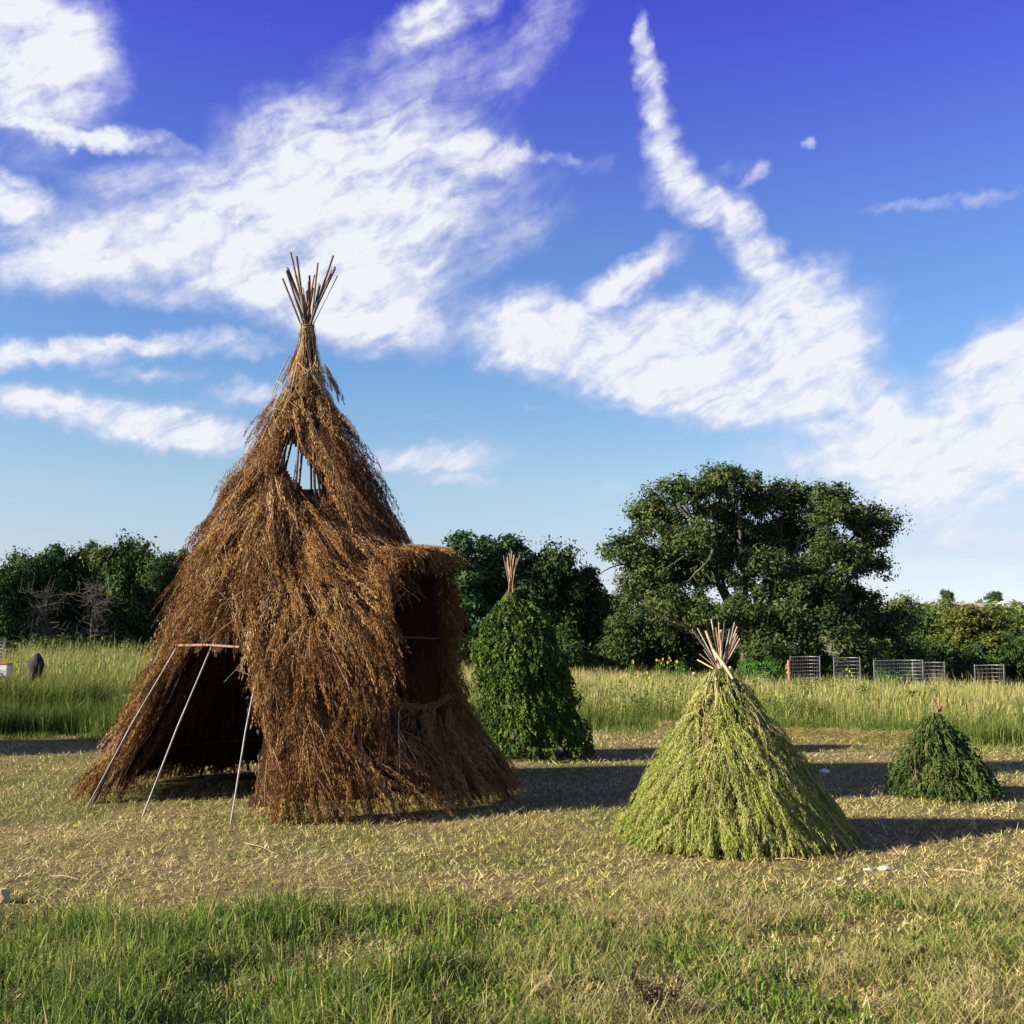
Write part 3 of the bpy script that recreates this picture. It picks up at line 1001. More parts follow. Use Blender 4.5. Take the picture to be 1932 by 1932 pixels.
# pale bare branches lying over the thatch
def bare_branch(hut, phi, z, L_, ang, mat, parent, r0=.007, off=0.06, nsub=4, name='branch'):
    s = Soup()

    def walk(phi, z, L_, ang, r0, off, n=7):
        pts = []
        q = None
        bend = rng.normal(0, .07)
        for i in range(n):
            zc = max(z, .03)
            p = hut.pos(np.array([phi]), np.array([zc]), off + .035 * math.sin(i / (n - 1) * math.pi))[0]
            pts.append(p)
            st = L_ / (n - 1)
            z -= st * math.cos(ang) * 0.93
            phi -= st * math.sin(ang) / max(float(hut.base(zc)), .15)
            ang += bend + rng.normal(0, .05)
            if z < .02:
                break
        return pts
    pts = walk(phi, z, L_, ang, r0, off)
    if len(pts) < 3:
        return
    tube(s, pts, np.linspace(r0, r0 * .35, len(pts)), 4)
    for k in range(nsub):
        i = rng.integers(1, len(pts) - 1)
        f = i / 6
        sub = walk(phi - f * L_ * math.sin(ang) / max(float(hut.base(max(z, .05))), .15), z - f * L_ * math.cos(ang) * .93, L_ * rng.uniform(.25, .5), ang + rng.choice([-1, 1]) * rng.uniform(.25, .6), r0 * .5, off, 4)
        if len(sub) > 2:
            sub[0] = pts[i]
            tube(s, sub, np.linspace(r0 * .55, r0 * .2, len(sub)), 4)
    obj(name, s.mesh(name, True), mat, parent)


k = 0
while k < 64:
    z = rng.uniform(.5, 4.7)
    ph = rng.uniform(-60, 100) * D
    fl = float(mh.flow(np.array([ph]), np.array([z]))[0])
    L_ = rng.uniform(.45, .95)
    a = fl * 1.1 + rng.normal(0, .22)
    if any(mh.hole(np.array([ph - f * L_ * math.sin(a) / 1.3]), np.array([z - f * L_]))[0] for f in (0, .3, .6, 1)):
        continue
    bare_branch(mh, ph, z, L_, a, M['branch'], main, rng.uniform(.004, .0075), rng.uniform(.03, .10))
    k += 1
# two cut stubs that show as white ends
for px, py, dd in ((601, 713, 11.95), (1, 1, 0)):
    if dd:
        p = P(px, py, dd)
        tube_obj('cut_end', [p, p + np.array([.01, .14, .05])], [.02, .02], M['palepole'], main)

# ---- green weed teepee
GX, GY = 1.80, 9.43
green = empty('green_teepee', (0, 0, 0), 'small teepee thatched with freshly cut yellow-green weeds, pale sticks bundled at its top', 'teepee')
gh = Hut(GX, GY, [(0, .87), (.10, .83), (.25, .74), (.5, .58), (.75, .43), (.95, .315), (1.1, .225), (1.22, .16), (1.32, .09), (1.38, .05)], (-0.105, 0))
gh.flow = lambda p, z: -0.10 * np.exp(-((p - 45 * D) / (30 * D)) ** 2) + 0.12 * np.exp(-((p + 35 * D) / (30 * D)) ** 2)
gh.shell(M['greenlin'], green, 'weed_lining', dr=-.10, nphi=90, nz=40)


def build_green():
    tfn = lambda p, z: 0.10 * wob(p * 2.5, z * 5, 1.5, 12) + 0.06 * sm(z, .3, 1.1)
    for nm, a, b, k in (('lower_thatch', .12, .70, 300), ('upper_thatch', .6, 1.33, 190)):
        s = Soup()
        gh.thatch(s, k, 6, 0.36, 0.02, 100, 0.034, 0.0056, 0.30, z0=a, z1=b, relief=.12, jit=.035, lk=.42, curlk=.05, liftk=.58, dr=-.08, tint_base=.55, stem=.10, phis=(-120 * D, 120 * D), droop=.06, loose=.14, tintf=tfn, fuzz=.012, fan=.26, tvar=.17)
        gh.thatch(s, int(k * .3), 5, 0.34, 0.03, 40, 0.045, 0.010, 0.42, z0=a, z1=b, relief=.07, jit=.07, dr=-.08, tint_base=.45, stem=.05, phis=(120 * D, 240 * D), droop=.06, loose=.16)
        o = obj(nm, s.mesh(nm), M['sage'], green)
        o['kind'] = 'stuff'
    # thick stems round the neck
    s = Soup()
    F = 170
    ph = rng.uniform(-math.pi, math.pi, F)
    z = rng.uniform(1.05, 1.36, F)
    down, tan, n = gh.basis(ph, z)
    fronds(s, gh.pos(ph, z, .01), norm(down + tan * rng.normal(0, .25, F)[:, None]), n, rng.uniform(.1, .3, F), rng.uniform(0, .04, F), 16, .03, .006, .5, tint=rng.uniform(.5, .9, F), stem=.8)
    o = obj('neck_thatch', s.mesh('neck_thatch'), M['sage'], green)
    o['kind'] = 'stuff'
    zt = P(1355, 1262, GY)
    spec = [(1312, 1186, 'greypole', .009), (1322, 1183, 'greypole', .008), (1338, 1188, 'palepole', .017), (1348, 1166, 'greypole', .009), (1357, 1182, 'redpole', .010), (1352, 1186, 'pole', .009),
            (1366, 1187, 'palepole', .016), (1362, 1172, 'palepole', .006), (1373, 1172, 'pole', .008), (1383, 1186, 'greypole', .008), (1392, 1172, 'greypole', .008), (1397, 1180, 'palepole', .008),
            (1396, 1193, 'greypole', .008), (1402, 1203, 'palepole', .009), (1326, 1232, 'palepole', .007), (1322, 1243, 'palepole', .009), (1334, 1224, 'palepole', .006), (1399, 1197, 'redpole', .006)]
    for i, (x, y, mt, rd) in enumerate(spec):
        dy = (-.18, .15, -.05, .2, .0, -.2)[i % 6]
        top = P(x - 6, y + 2, GY + dy)
        q = np.array([GX - .10 + rng.normal(0, .012), GY + rng.normal(0, .02), 1.33])
        rd *= .78
        low = q + (q - top) * (0.8 if i > 2 else .7)
        if i in (14, 15, 16):
            low = q + np.array([.05, 0, -.12])
        tube_obj('stick', [low, q, top], [rd * 1.1, rd, rd * .9], M[mt], green)
    # the long peeled stake that lies down the right of the neck
    a, b = P(1345, 1226, GY - .16), P(1383, 1281, GY - .36)
    tube_obj('stake', [a, (a + b) / 2 + np.array([.004, 0, .004]), b], [.014, .015, .010], M['palepole'], green)
    for x, y in ((1308, 1270), (1377, 1259), (1391, 1262), (1350, 1281)):
        p = P(x, y, GY - .2)
        tube_obj('cut_end', [p, p + np.array([.03, .06, -.03])], [.010, .010], M['palepole'], green)
    # a hoop that shows near the foot
    aa = np.linspace(60, 5, 9) * D
    tube_obj('hoop', gh.pos(aa, np.full(9, .075), .0), .009, M['palepole'], green)
    aa = np.linspace(-25, -48, 6) * D
    tube_obj('hoop', gh.pos(aa, np.full(6, .085), .02), .008, M['palepole'], green)
    for k in range(26):
        bare_branch(gh, rng.uniform(-50, 80) * D, rng.uniform(.3, 1.2), rng.uniform(.25, .45), rng.normal(.05, .2), M['branch'], green, .0032, .05, 2)


build_green()

# ---- tall cedar hut
cedar = empty('cedar_teepee', (0, 0, 0), 'tall narrow cone of dark green cedar boughs, bare sticks at its tip', 'teepee')
CX, CY = 0.335, 15.85
ch = Hut(CX, CY, [(0, .70), (.2, .66), (.55, .61), (.95, .56), (1.3, .52), (1.6, .48), (1.78, .41), (1.93, .32), (2.07, .19), (2.17, .09), (2.25, .04)], (-0.36, 0))
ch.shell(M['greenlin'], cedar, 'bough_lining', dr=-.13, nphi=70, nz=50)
for nm, a, b, k in (('lower_boughs', .1, 1.3, 360), ('upper_boughs', 1.2, 2.14, 290)):
    s = Soup()
    ch.thatch(s, k, 5, 0.15, 0.04, 33, 0.045, 0.022, 0.9, z0=a, z1=b, relief=.14, jit=.05, dr=-.10, tint_base=.45, stem=.05, outw=1.0, tseg=True, droop=.2, loose=.5, rmin=.3,
              tintf=lambda p, z: .16 * sm(np.sin(p - 60 * D) * -1, -1, 1) * 0 + .12 * wob(p * 3, z * 5, 1.5, 21))
    o = obj(nm, s.mesh(nm), M['cedar'], cedar)
    o['kind'] = 'stuff'
for i, (x, y, rd) in enumerate([(950, 1048, .007), (957, 1052, .008), (962, 1043, .010), (966, 1040, .010), (970, 1047, .009), (975, 1052, .006), (981, 1047, .009), (955, 1060, .006), (968, 1055, .008), (978, 1058, .007)]):
    dy = (-.12, .1, -.04, .12, .0)[i % 5]
    top = P(x, y, CY + dy)
    q = np.array([P(964 + (i % 3 - 1) * 3, 1098, CY)[0], CY + .1 * dy, 2.33])
    tube_obj('stick', [q + np.array([.02 * (i % 3 - 1), 0, -.3]), q, top], [rd * 1.25, rd * 1.2, rd], M[('redpole', 'palepole', 'redpole')[i % 3]], cedar)

# ---- small cedar hut on the right
small = empty('low_cedar_teepee', (0, 0, 0), 'smallest teepee, a low dark green cone of cedar boughs at the meadow edge', 'teepee')
SX, SY = 4.42, 12.04
sh = Hut(SX, SY, [(0, .50), (.12, .46), (.3, .37), (.5, .26), (.66, .16), (.78, .08), (.85, .03)], (-0.06, 0))
sh.shell(M['greenlin'], small, 'bough_lining', dr=-.10, nphi=60, nz=30)
s = Soup()
sh.thatch(s, 330, 4, 0.20, 0.05, 48, 0.032, 0.0125, 0.7, z0=.1, z1=.80, relief=.10, jit=.04, dr=-.07, tint_base=.45, stem=.06, outw=.9, tseg=True, droop=.1, loose=.4, rmin=.1,
          tintf=lambda p, z: .14 * wob(p * 3, z * 6, 1.5, 31))
o = obj('boughs', s.mesh('boughs'), M['cedar2'], small)
o['kind'] = 'stuff'
for i, (x, y, rd) in enumerate([(1758, 1311, .007), (1764, 1322, .006), (1771, 1312, .005), (1781, 1320, .006), (1786, 1318, .006), (1776, 1330, .008), (1768, 1330, .006), (1762, 1318, .005)]):
    top = P(x, y, SY + (-.06, .05, 0)[i % 3])
    q = np.array([P(1771, 1340, SY)[0] + .01 * (i % 3 - 1), SY, .84])
    tube_obj('stick', [q + np.array([.03 * (i % 3 - 1), -.03, -.2]), q, top], [rd * 1.2, rd * 1.1, rd], M['redpole'], small, 5)
for i in range(10):
    bare_branch(sh, rng.uniform(-60, 80) * D, rng.uniform(.15, .7), rng.uniform(.15, .3), rng.normal(0, .3), M['redpole'], small, .003, .04, 1)

def neck(hut, parent, mat, z0, z1, F, L_):
    s = Soup()
    ph = rng.uniform(-math.pi, math.pi, F)
    z = rng.uniform(z0, z1, F)
    down, tan, n = hut.basis(ph, z)
    fronds(s, hut.pos(ph, z, -.01), norm(down + tan * rng.normal(0, .2, F)[:, None]), n, L_ * rng.uniform(.6, 1.2, F), np.full(F, .03), 34, .035, .014, .6, tint=rng.uniform(.2, .7, F), stem=.1, tseg=True)
    o = obj('neck_boughs', s.mesh('neck_boughs'), mat, parent)
    o['kind'] = 'stuff'


neck(ch, cedar, M['cedar'], 1.9, 2.26, 190, .22)
neck(sh, small, M['cedar2'], .55, .86, 150, .15)

# ---- the hut left of the frame whose shadow reaches in
off = empty('thatched_teepee', (0, 0, 0), 'brown thatched teepee left of the others, its shadow across the lawn', 'teepee')
oh = Hut(-12.9, 15.6, [(0, 2.3), (.6, 2.0), (1.5, 1.45), (2.5, 1.15), (3.6, .65), (4.8, .1)], (0, 0))
oh.shell(M['brownlin'], off, 'brush_lining', dr=-.1, nphi=60, nz=30)
s = Soup()
oh.thatch(s, 420, 7, .6, .06, 26, .10, .02, .55, z0=.25, z1=4.6, relief=.15, jit=.2, stem=.05)
o = obj('thatch', s.mesh('thatch'), M['brown'], off)
o['kind'] = 'stuff'
teepee_poles(off, (-12.9, 15.6), (-12.9, 15.6, 4.75), 2.1, range(0, 360, 40), [5.5, 5.4, 5.6, 5.45, 5.5, 5.4, 5.6, 5.5, 5.4], .02, .014, [M['pole']])

# ------------------------------------------------------------------ grass
huts = [(MX, MY, 2.15), (GX, GY, .85), (CX, CY, .6), (SX, SY, .5), (-12.9, 15.6, 2.1)]


def clear_huts(x, y, k=1.0):
    ok = np.ones(len(x), bool)
    for hx, hy, hr in huts:
        ok &= (x - hx) ** 2 + (y - hy) ** 2 > (hr * k) ** 2
    return ok


def scatter(n, y0, y1, pw=1.0, mx=1.0, half=0.47):
    """points in the wedge the camera and its neighbours look over; pw shapes the fall-off of density"""
    u = rng.random(n)
    if abs(pw - 1) < 1e-6:
        y = y0 * (y1 / y0) ** u
    else:
        y = (y0 ** (1 - pw) + u * (y1 ** (1 - pw) - y0 ** (1 - pw))) ** (1 / (1 - pw))
    x = rng.uniform(-1, 1, n) * (y * half + mx)
    return x, y


def blades(so_, x, y, h, w, lean, az, tint, seg2=True, z=None):
    n = len(x)
    z0 = terrain(x, y) if z is None else z
    b = np.stack([x, y, z0], -1)
    yaw = rng.uniform(0, 2 * math.pi, n)
    wv = np.stack([np.cos(yaw), np.sin(yaw), 0 * yaw], -1) * (w / 2)[:, None]
    ld = np.stack([np.cos(az), np.sin(az), 0 * az], -1)
    tip = b + ld * (h * np.sin(lean))[:, None] + np.array([0, 0, 1]) * (h * np.cos(lean))[:, None]
    if not seg2:
        v = np.stack([b - wv, b + wv, tip], 1)
        so_.add(v.reshape(-1, 3), np.arange(n * 3).reshape(-1, 3), np.repeat(tint, 3))
        return
    mid = b + ld * (h * 0.5 * np.sin(lean * 0.45))[:, None] + np.array([0, 0, 1]) * (h * 0.55 * np.cos(lean * 0.45))[:, None]
    v = np.stack([b - wv, b + wv, mid - wv * .75, mid + wv * .75, tip], 1)
    i = (np.arange(n) * 5)[:, None, None]
    f = (i + np.array([[0, 1, 3], [0, 3, 2], [2, 3, 4]])[None]).reshape(-1, 3)
    so_.add(v.reshape(-1, 3), f, np.repeat(tint, 5))


def lush_mask(x, y):
    """how tall-grassy the near strip is, 0..1: the left is thick, the right patchy"""
    edge = 7.05 - .25 * sm(x, -1, 1) - .55 * sm(x, .3, 1.5) + .22 * wob(x * 2.2, y * 1.2, 1.0, 41) + .3 * np.exp(-((x + .95) / .35) ** 2)
    m = 1 - sm(y, edge - .45, edge + .10)
    m = m * (1 - .72 * sm(x + .25 * wob(x * 2, y * 2, 1, 46), .15, .75))
    # the tuft at the right edge
    m = np.maximum(m, .8 * np.exp(-(((x - 3.15) / .55) ** 2 + ((y - 6.6) / .5) ** 2)))
    return m


# mown lawn: flattened straw and short regrowth
def build_lawn():
    s = Soup()
    x, y = scatter(680000, 4.2, 21.5, 1.15, 2.0)
    k = clear_huts(x, y, .92) | (((x - MX) ** 2 + (y - MY) ** 2 < 2.2 ** 2) & (y < MY + .8))
    x, y = x[k], y[k]
    f = wob(x * 30, y * 34, 1.0, 53)
    k = rng.random(len(x)) < np.clip(.5 + 1.1 * f, .10, 1)
    x, y, f = x[k], y[k], f[k]
    n = len(x)
    gpatch = np.clip(.5 + .5 * wob(x * .8, y * .9, 1.1, 51) + .35 * wob(x * 4, y * 4, 1.0, 52), 0, 1)
    gpatch = np.clip(gpatch + .25 * sm(np.abs(x), 2, 5) * sm(y, 8, 12) - .1, 0, 1)
    isg = rng.random(n) < .13 + .62 * gpatch ** 1.5
    sz = (1 + (y - 5) * .055)
    h = np.where(isg, rng.uniform(.02, .055, n), np.exp(rng.normal(-3.25, .45, n))) * (.8 + .2 * sz)
    w = np.where(isg, .0048, .0048) * sz * np.exp(rng.normal(0, .4, n))
    tuft = np.clip(.5 + .6 * wob(x * 7, y * 7, 1.2, 55), 0, 1)
    h *= .55 + .8 * tuft
    lean = np.where(isg, rng.uniform(.1, 1.2, n), rng.uniform(.75, 1.52, n))
    tint = np.where(isg, np.clip(rng.normal(.86, .07, n), .74, 1), np.clip(rng.normal(.48, .16, n) + .22 * wob(x * 1.2, y * 2.2, 1.2, 57) + .12 * wob(x * 5, y * 6, 1, 58), 0, .76))
    z = terrain(x, y) + rng.uniform(0, .03, n) * np.clip(.4 + f, 0, 1)
    blades(s, x, y, h, w, lean, rng.uniform(0, 6.283, n), tint, False, z)
    o = obj('mown_grass', s.mesh('mown_grass'), M['straw'])
    tag(o, 'mown lawn of flattened straw and short green regrowth round the teepees', 'grass', kind='stuff')


def build_near():
    s = Soup()
    x, y = scatter(165000, 4.1, 7.8, .6, 1.6)
    m = lush_mask(x, y)
    clump = np.clip(.5 + .45 * wob(x * 5, y * 5, 1.2, 61) + .5 * wob(x * 1.6, y * 2.2, 1.2, 60), 0.02, 1)
    k = rng.random(len(x)) < m * clump
    x, y, m, clump = x[k], y[k], m[k], clump[k]
    n = len(x)
    h = rng.uniform(.06, .22, n) * (.35 + .9 * clump) * (.6 + .5 * m)
    h *= np.where(rng.random(n) < .05, 1.5, 1) * (1 - .6 * sm(x, .1, .9))
    w = rng.uniform(.0035, .0105, n) * (1 - .35 * (h < .1))
    dry = rng.random(n) < .13 + .10 * sm(x, -.5, .8)
    tint = np.where(dry, rng.uniform(.8, 1, n), np.clip(rng.normal(.42, .16, n) + .26 * wob(x * 4, y * 4, 1, 63), 0, .85))
    blades(s, x, y, h, w, np.clip(np.abs(rng.normal(.72, .48, n)), .03, 1.5), rng.uniform(0, 6.283, n), tint, True)
    # cut hay lying in tangles on the right, and leafy ground weeds
    x, y = scatter(50000, 4.1, 7.6, .8, 1.5)
    k = (x > -.2 + .4 * wob(x * 3, y * 3, 1, 64)) & (wob(x * 2.6, y * 3.4, 1.2, 65) > rng.normal(.1, .15, len(x)))
    x, y = x[k], y[k]
    n = len(x)
    zz = terrain(x, y) + rng.uniform(.005, .07, n) * np.clip(.6 + 1.2 * wob(x * 3.5, y * 3.5, 1, 66), .05, 2)
    blades(s, x, y, rng.uniform(.05, .24, n), rng.uniform(.0025, .005, n), rng.uniform(1.30, 1.58, n), rng.uniform(0, 6.283, n), np.clip(rng.normal(.86, .09, n) + .10 * wob(x * 3, y * 4, 1, 68), .6, 1), True, zz)
    x, y = scatter(66000, 4.1, 7.4, .8, 1.4)
    k = (wob(x * 3, y * 3, 1.2, 67) > rng.normal(.10, .16, len(x))) & (x > -1.5)
    x, y = x[k], y[k]
    n = len(x)
    blades(s, x, y, rng.uniform(.02, .06, n), rng.uniform(.006, .014, n), rng.uniform(.3, 1.4, n), rng.uniform(0, 6.283, n), np.clip(rng.normal(.38, .16, n), 0, .85), True, terrain(x, y) + rng.uniform(0, .05, n))
    o = obj('tall_grass', s.mesh('tall_grass'), M['lush'])
    tag(o, 'unmown green grass with dry stems along the near edge of the lawn', 'grass', kind='stuff')


def meadow_edge(x):
    e = np.interp(x, [-12, -8.5, -5, -2, 0, 2.5, 4.5, 6, 8, 12], [19.6, 19.4, 19.6, 20.5, 21.0, 21.2, 19.9, 18.6, 17.6, 17.2])
    return e + .25 * np.sin(x * 2.3) + .15 * np.sin(x * 5.1)


def build_meadow():
    s = Soup()
    # far body: mostly the tops show
    x, y = scatter(130000, 17.0, 47, .6, 2.0)
    k = y > meadow_edge(x) + .0
    x, y = x[k], y[k]
    n = len(x)
    left = 1 - sm(x, -6, -2)
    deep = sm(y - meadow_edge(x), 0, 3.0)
    h = (.16 + .38 * deep) * rng.uniform(.6, 1.25, n) * (1 + left * (.85 + .9 * (1 - deep))) * (1 + .32 * wob(x * .8, y * .5, 1.2, 71))
    cl1 = wob(x * 2.6, y * 1.6, 1.1, 75)
    cl2 = wob(x * 5.5, y * 3, 1.0, 76)
    h = h * (1 + .26 * cl1 + .16 * cl2)
    w = rng.uniform(.006, .013, n) * (.6 + y / 45)
    grass_tint = .25 + .24 * deep * rng.uniform(.5, 1.1, n) + .30 * sm(y - meadow_edge(x), 2, 14) - .22 * left + .14 * wob(x * .9, y * .45, 1.2, 72) + .13 * cl2 + .10 * cl1  # greener at the front, more straw-coloured deeper in, with patches
    tint = np.where(rng.random(n) < .13, rng.uniform(.7, 1, n), np.clip(grass_tint + rng.normal(0, .15, n), 0, 1))
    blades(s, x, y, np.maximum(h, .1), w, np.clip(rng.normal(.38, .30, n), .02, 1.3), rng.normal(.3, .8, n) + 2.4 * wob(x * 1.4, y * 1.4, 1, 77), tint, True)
    # seed heads: short thick pale plumes on top
    x, y = scatter(12000, 18.5, 46, .6, 2.5)
    k = y > meadow_edge(x) + 1.0
    x, y = x[k], y[k]
    n = len(x)
    left = 1 - sm(x, -6, -2)
    hh = (.40 + .22 * rng.random(n)) * (1 + .85 * left) * (1 + .32 * wob(x * .8, y * .5, 1.2, 71))
    blades(s, x, y, rng.uniform(.08, .16, n), rng.uniform(.010, .022, n), rng.uniform(0, .6, n), rng.normal(.4, 1, n), rng.uniform(.5, .95, n), True, terrain(x, y) + hh)
    # the rank stand at the far left
    x = rng.uniform(-12.5, -7.5, 9000)
    y = 20.6 + np.abs(rng.normal(0, .7, len(x)))
    n = len(x)
    blades(s, x, y, rng.uniform(.6, 1.15, n) * (1 + .15 * wob(x * 4, y * 3, 1, 83)), rng.uniform(.008, .016, n), np.clip(rng.normal(.4, .28, n), .03, 1.2), rng.normal(.2, 1.0, n), np.clip(rng.normal(.36, .2, n), 0, 1), True)
    # thick front fringe
    x = rng.uniform(-12, 12, 45000)
    y = meadow_edge(x) + np.abs(rng.normal(0, .8, len(x))) - .55 * rng.random(len(x)) ** 3 * (1 + wob(x * 3, x * 0, 1, 79))
    n = len(x)
    left = 1 - sm(x, -6, -2)
    h = rng.uniform(.12, .36, n) * (1 + 1.2 * left) * (1 + .4 * wob(x * 1.5, y, 1, 74))
    blades(s, x, y, np.maximum(h, .06), rng.uniform(.006, .012, n), np.clip(rng.normal(.45, .3, n), .03, 1.3), rng.uniform(0, 6.283, n), np.clip(rng.normal(.28, .16, n), 0, 1), True)
    x = rng.uniform(-11, 11, 22000)
    y = meadow_edge(x) - np.abs(rng.normal(0, .65, len(x)))
    k = wob(x * 2.5, y * 2.5, 1, 80) > -.25
    x, y = x[k], y[k]
    n = len(x)
    blades(s, x, y, rng.uniform(.04, .15, n), rng.uniform(.005, .010, n), np.clip(rng.normal(.5, .4, n), .03, 1.3), rng.uniform(0, 6.283, n), np.clip(rng.normal(.36, .2, n), 0, 1), True)
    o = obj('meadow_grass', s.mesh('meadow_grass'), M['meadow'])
    tag(o, 'tall green and straw-coloured meadow grass between the lawn and the trees', 'grass', kind='stuff')
    # bunches of tall dry stalks and dark green tussocks, still part of the meadow
    s = Soup()
    m_ = 130
    cx, cy = scatter(m_, 20.5, 38, .8, 2)
    cy = np.maximum(cy, meadow_edge(cx) + .3)
    dryb = rng.random(m_) < .5
    idx = np.repeat(np.arange(m_), 120)
    n = len(idx)
    rr = rng.uniform(.1, .5, m_)[idx]
    x = cx[idx] + rng.normal(0, 1, n) * rr
    y = cy[idx] + rng.normal(0, .5, n) * rr
    hh = np.where(dryb, rng.uniform(.6, 1.0, m_), rng.uniform(.35, .7, m_))[idx] * (1 + .45 * (1 - sm(x, -6, -2))) * rng.uniform(.6, 1.1, n)
    blades(s, x, y, hh, rng.uniform(.006, .012, n) * (.5 + y / 45), np.clip(rng.normal(.2, .25, n), 0, 1), rng.uniform(0, 6.283, n), np.clip(np.where(dryb[idx], rng.normal(.85, .1, n), rng.normal(.14, .1, n)), 0, 1), True)
    o = obj('meadow_tussocks', s.mesh('meadow_tussocks'), M['meadow'])
    tag(o, 'bunches of tall dry stalks and dark tussocks standing in the meadow', 'grass', kind='stuff')
    # leafy weeds among the grass
    s = Soup()
    m_ = 190
    cx, cy = scatter(m_, 20.5, 40, .8, 2)
    cy = np.maximum(cy, meadow_edge(cx) + .2)
    rr = rng.uniform(.12, .45, m_)
    hh = rng.uniform(.35, .75, m_) * (1 + .6 * (1 - sm(cx, -6, -2)))
    tt = rng.uniform(0, .75, m_)
    idx = np.repeat(np.arange(m_), 150)
    q = np.stack([cx[idx] + rng.normal(0, .5, len(idx)) * rr[idx], cy[idx] + rng.normal(0, .5, len(idx)) * rr[idx], terrain(cx[idx], cy[idx]) + hh[idx] * rng.random(len(idx)) ** .6], -1)
    u = norm(rng.normal(0, 1, (len(idx), 3))) * rng.uniform(.02, .05, len(idx))[:, None]
    v = norm(np.cross(u, rng.normal(0, 1, (len(idx), 3)))) * .013
    s.add(np.stack([q - u, q + v, q + u, q - v], 1).reshape(-1, 3), np.arange(len(idx) * 4).reshape(-1, 4), np.repeat(np.clip(tt[idx] + rng.normal(0, .1, len(idx)), 0, 1), 4))
    o = obj('meadow_weeds', s.mesh('meadow_weeds'), M['meadow'])
    tag(o, 'leafy green weeds growing up through the tall meadow grass', 'weeds', kind='stuff')
    # windrow of raked hay along the edge
    s = Soup()
    n = 22000
    x = rng.uniform(2.6, 6.6, n)
    y = meadow_edge(x) - .35 + rng.normal(0, .28, n)
    zz = terrain(x, y) + rng.uniform(0, .13, n) * np.exp(-((y - meadow_edge(x) + .35) / .35) ** 2)
    blades(s, x, y, rng.uniform(.10, .3, n), rng.uniform(.006, .010, n), rng.uniform(1.2, 1.7, n), rng.uniform(0, 6.283, n), np.clip(rng.normal(.45, .15, n), 0, .72), False, zz)
    o = obj('raked_hay', s.mesh('raked_hay'), M['straw'])
    tag(o, 'low reddish-tan ridge of raked hay at the meadow edge behind the green teepee', 'hay', kind='stuff')


build_lawn()
build_near()
build_meadow()


# ------------------------------------------------------------------ trees
def leaves(so_, lobes, nsub, rsub, nleaf, size, shellp=0.45, seed=0, squash=.8):
    """lobes (n,4) centre+radius -> small leafy clumps on each lobe -> kites"""
    r = np.random.default_rng(seed)
    C_, Rr, T_ = [], [], []
    for (a, b, c, rad) in lobes:
        k = max(4, int(nsub * rad ** 2))
        v = norm(r.normal(0, 1, (k, 3)))
        v[:, 2] = np.where(v[:, 2] < -.35, -v[:, 2], v[:, 2])
        q = np.array([a, b, c]) + v * (rad * r.uniform(.2, 1.12, k) ** shellp)[:, None] * np.array([1, 1, squash])
        C_.append(q)
        Rr.append(rsub * np.exp(r.normal(-.12, .38, k)))
        T_.append(r.normal(.45, .21, k))
    C_ = np.concatenate(C_)
    Rr = np.concatenate(Rr)
    T_ = np.concatenate(T_)
    w = Rr ** 2
    idx = r.choice(len(C_), nleaf, p=w / w.sum())
    v = norm(r.normal(0, 1, (nleaf, 3))) * np.clip(np.abs(r.normal(.62, .36, nleaf)), 0, 1.25)[:, None]
    p = C_[idx] + v * Rr[idx][:, None] * np.array([1.1, 1.1, .8])
    s = size * r.uniform(.55, 1.3, nleaf)
    nn = norm(v + r.normal(0, .55, (nleaf, 3)) + np.array([0, 0, .35]))
    u = norm(np.cross(nn, r.normal(0, 1, (nleaf, 3))))
    ww = np.cross(nn, u)
    q = np.stack([p - u * s[:, None], p + ww * s[:, None] * .42, p + u * s[:, None], p - ww * s[:, None] * .42], 1)
    t = np.clip(T_[idx] + r.normal(0, .12, nleaf), 0, .88)
    so_.add(q.reshape(-1, 3), np.arange(nleaf * 4).reshape(-1, 4), np.repeat(t, 4))
    return C_


def limb(so_, a, b, r0, r1, seed, sag=.1, n=6):
    r = np.random.default_rng(seed)
    t = np.linspace(0, 1, n)[:, None]
    L_ = np.linalg.norm(np.asarray(b) - np.asarray(a))
    pts = np.asarray(a) * (1 - t) + np.asarray(b) * t + np.sin(t * math.pi) * r.normal(0, sag * L_, 3) * .6
    tube(so_, pts, np.linspace(r0, r1, n), 6)
    return pts


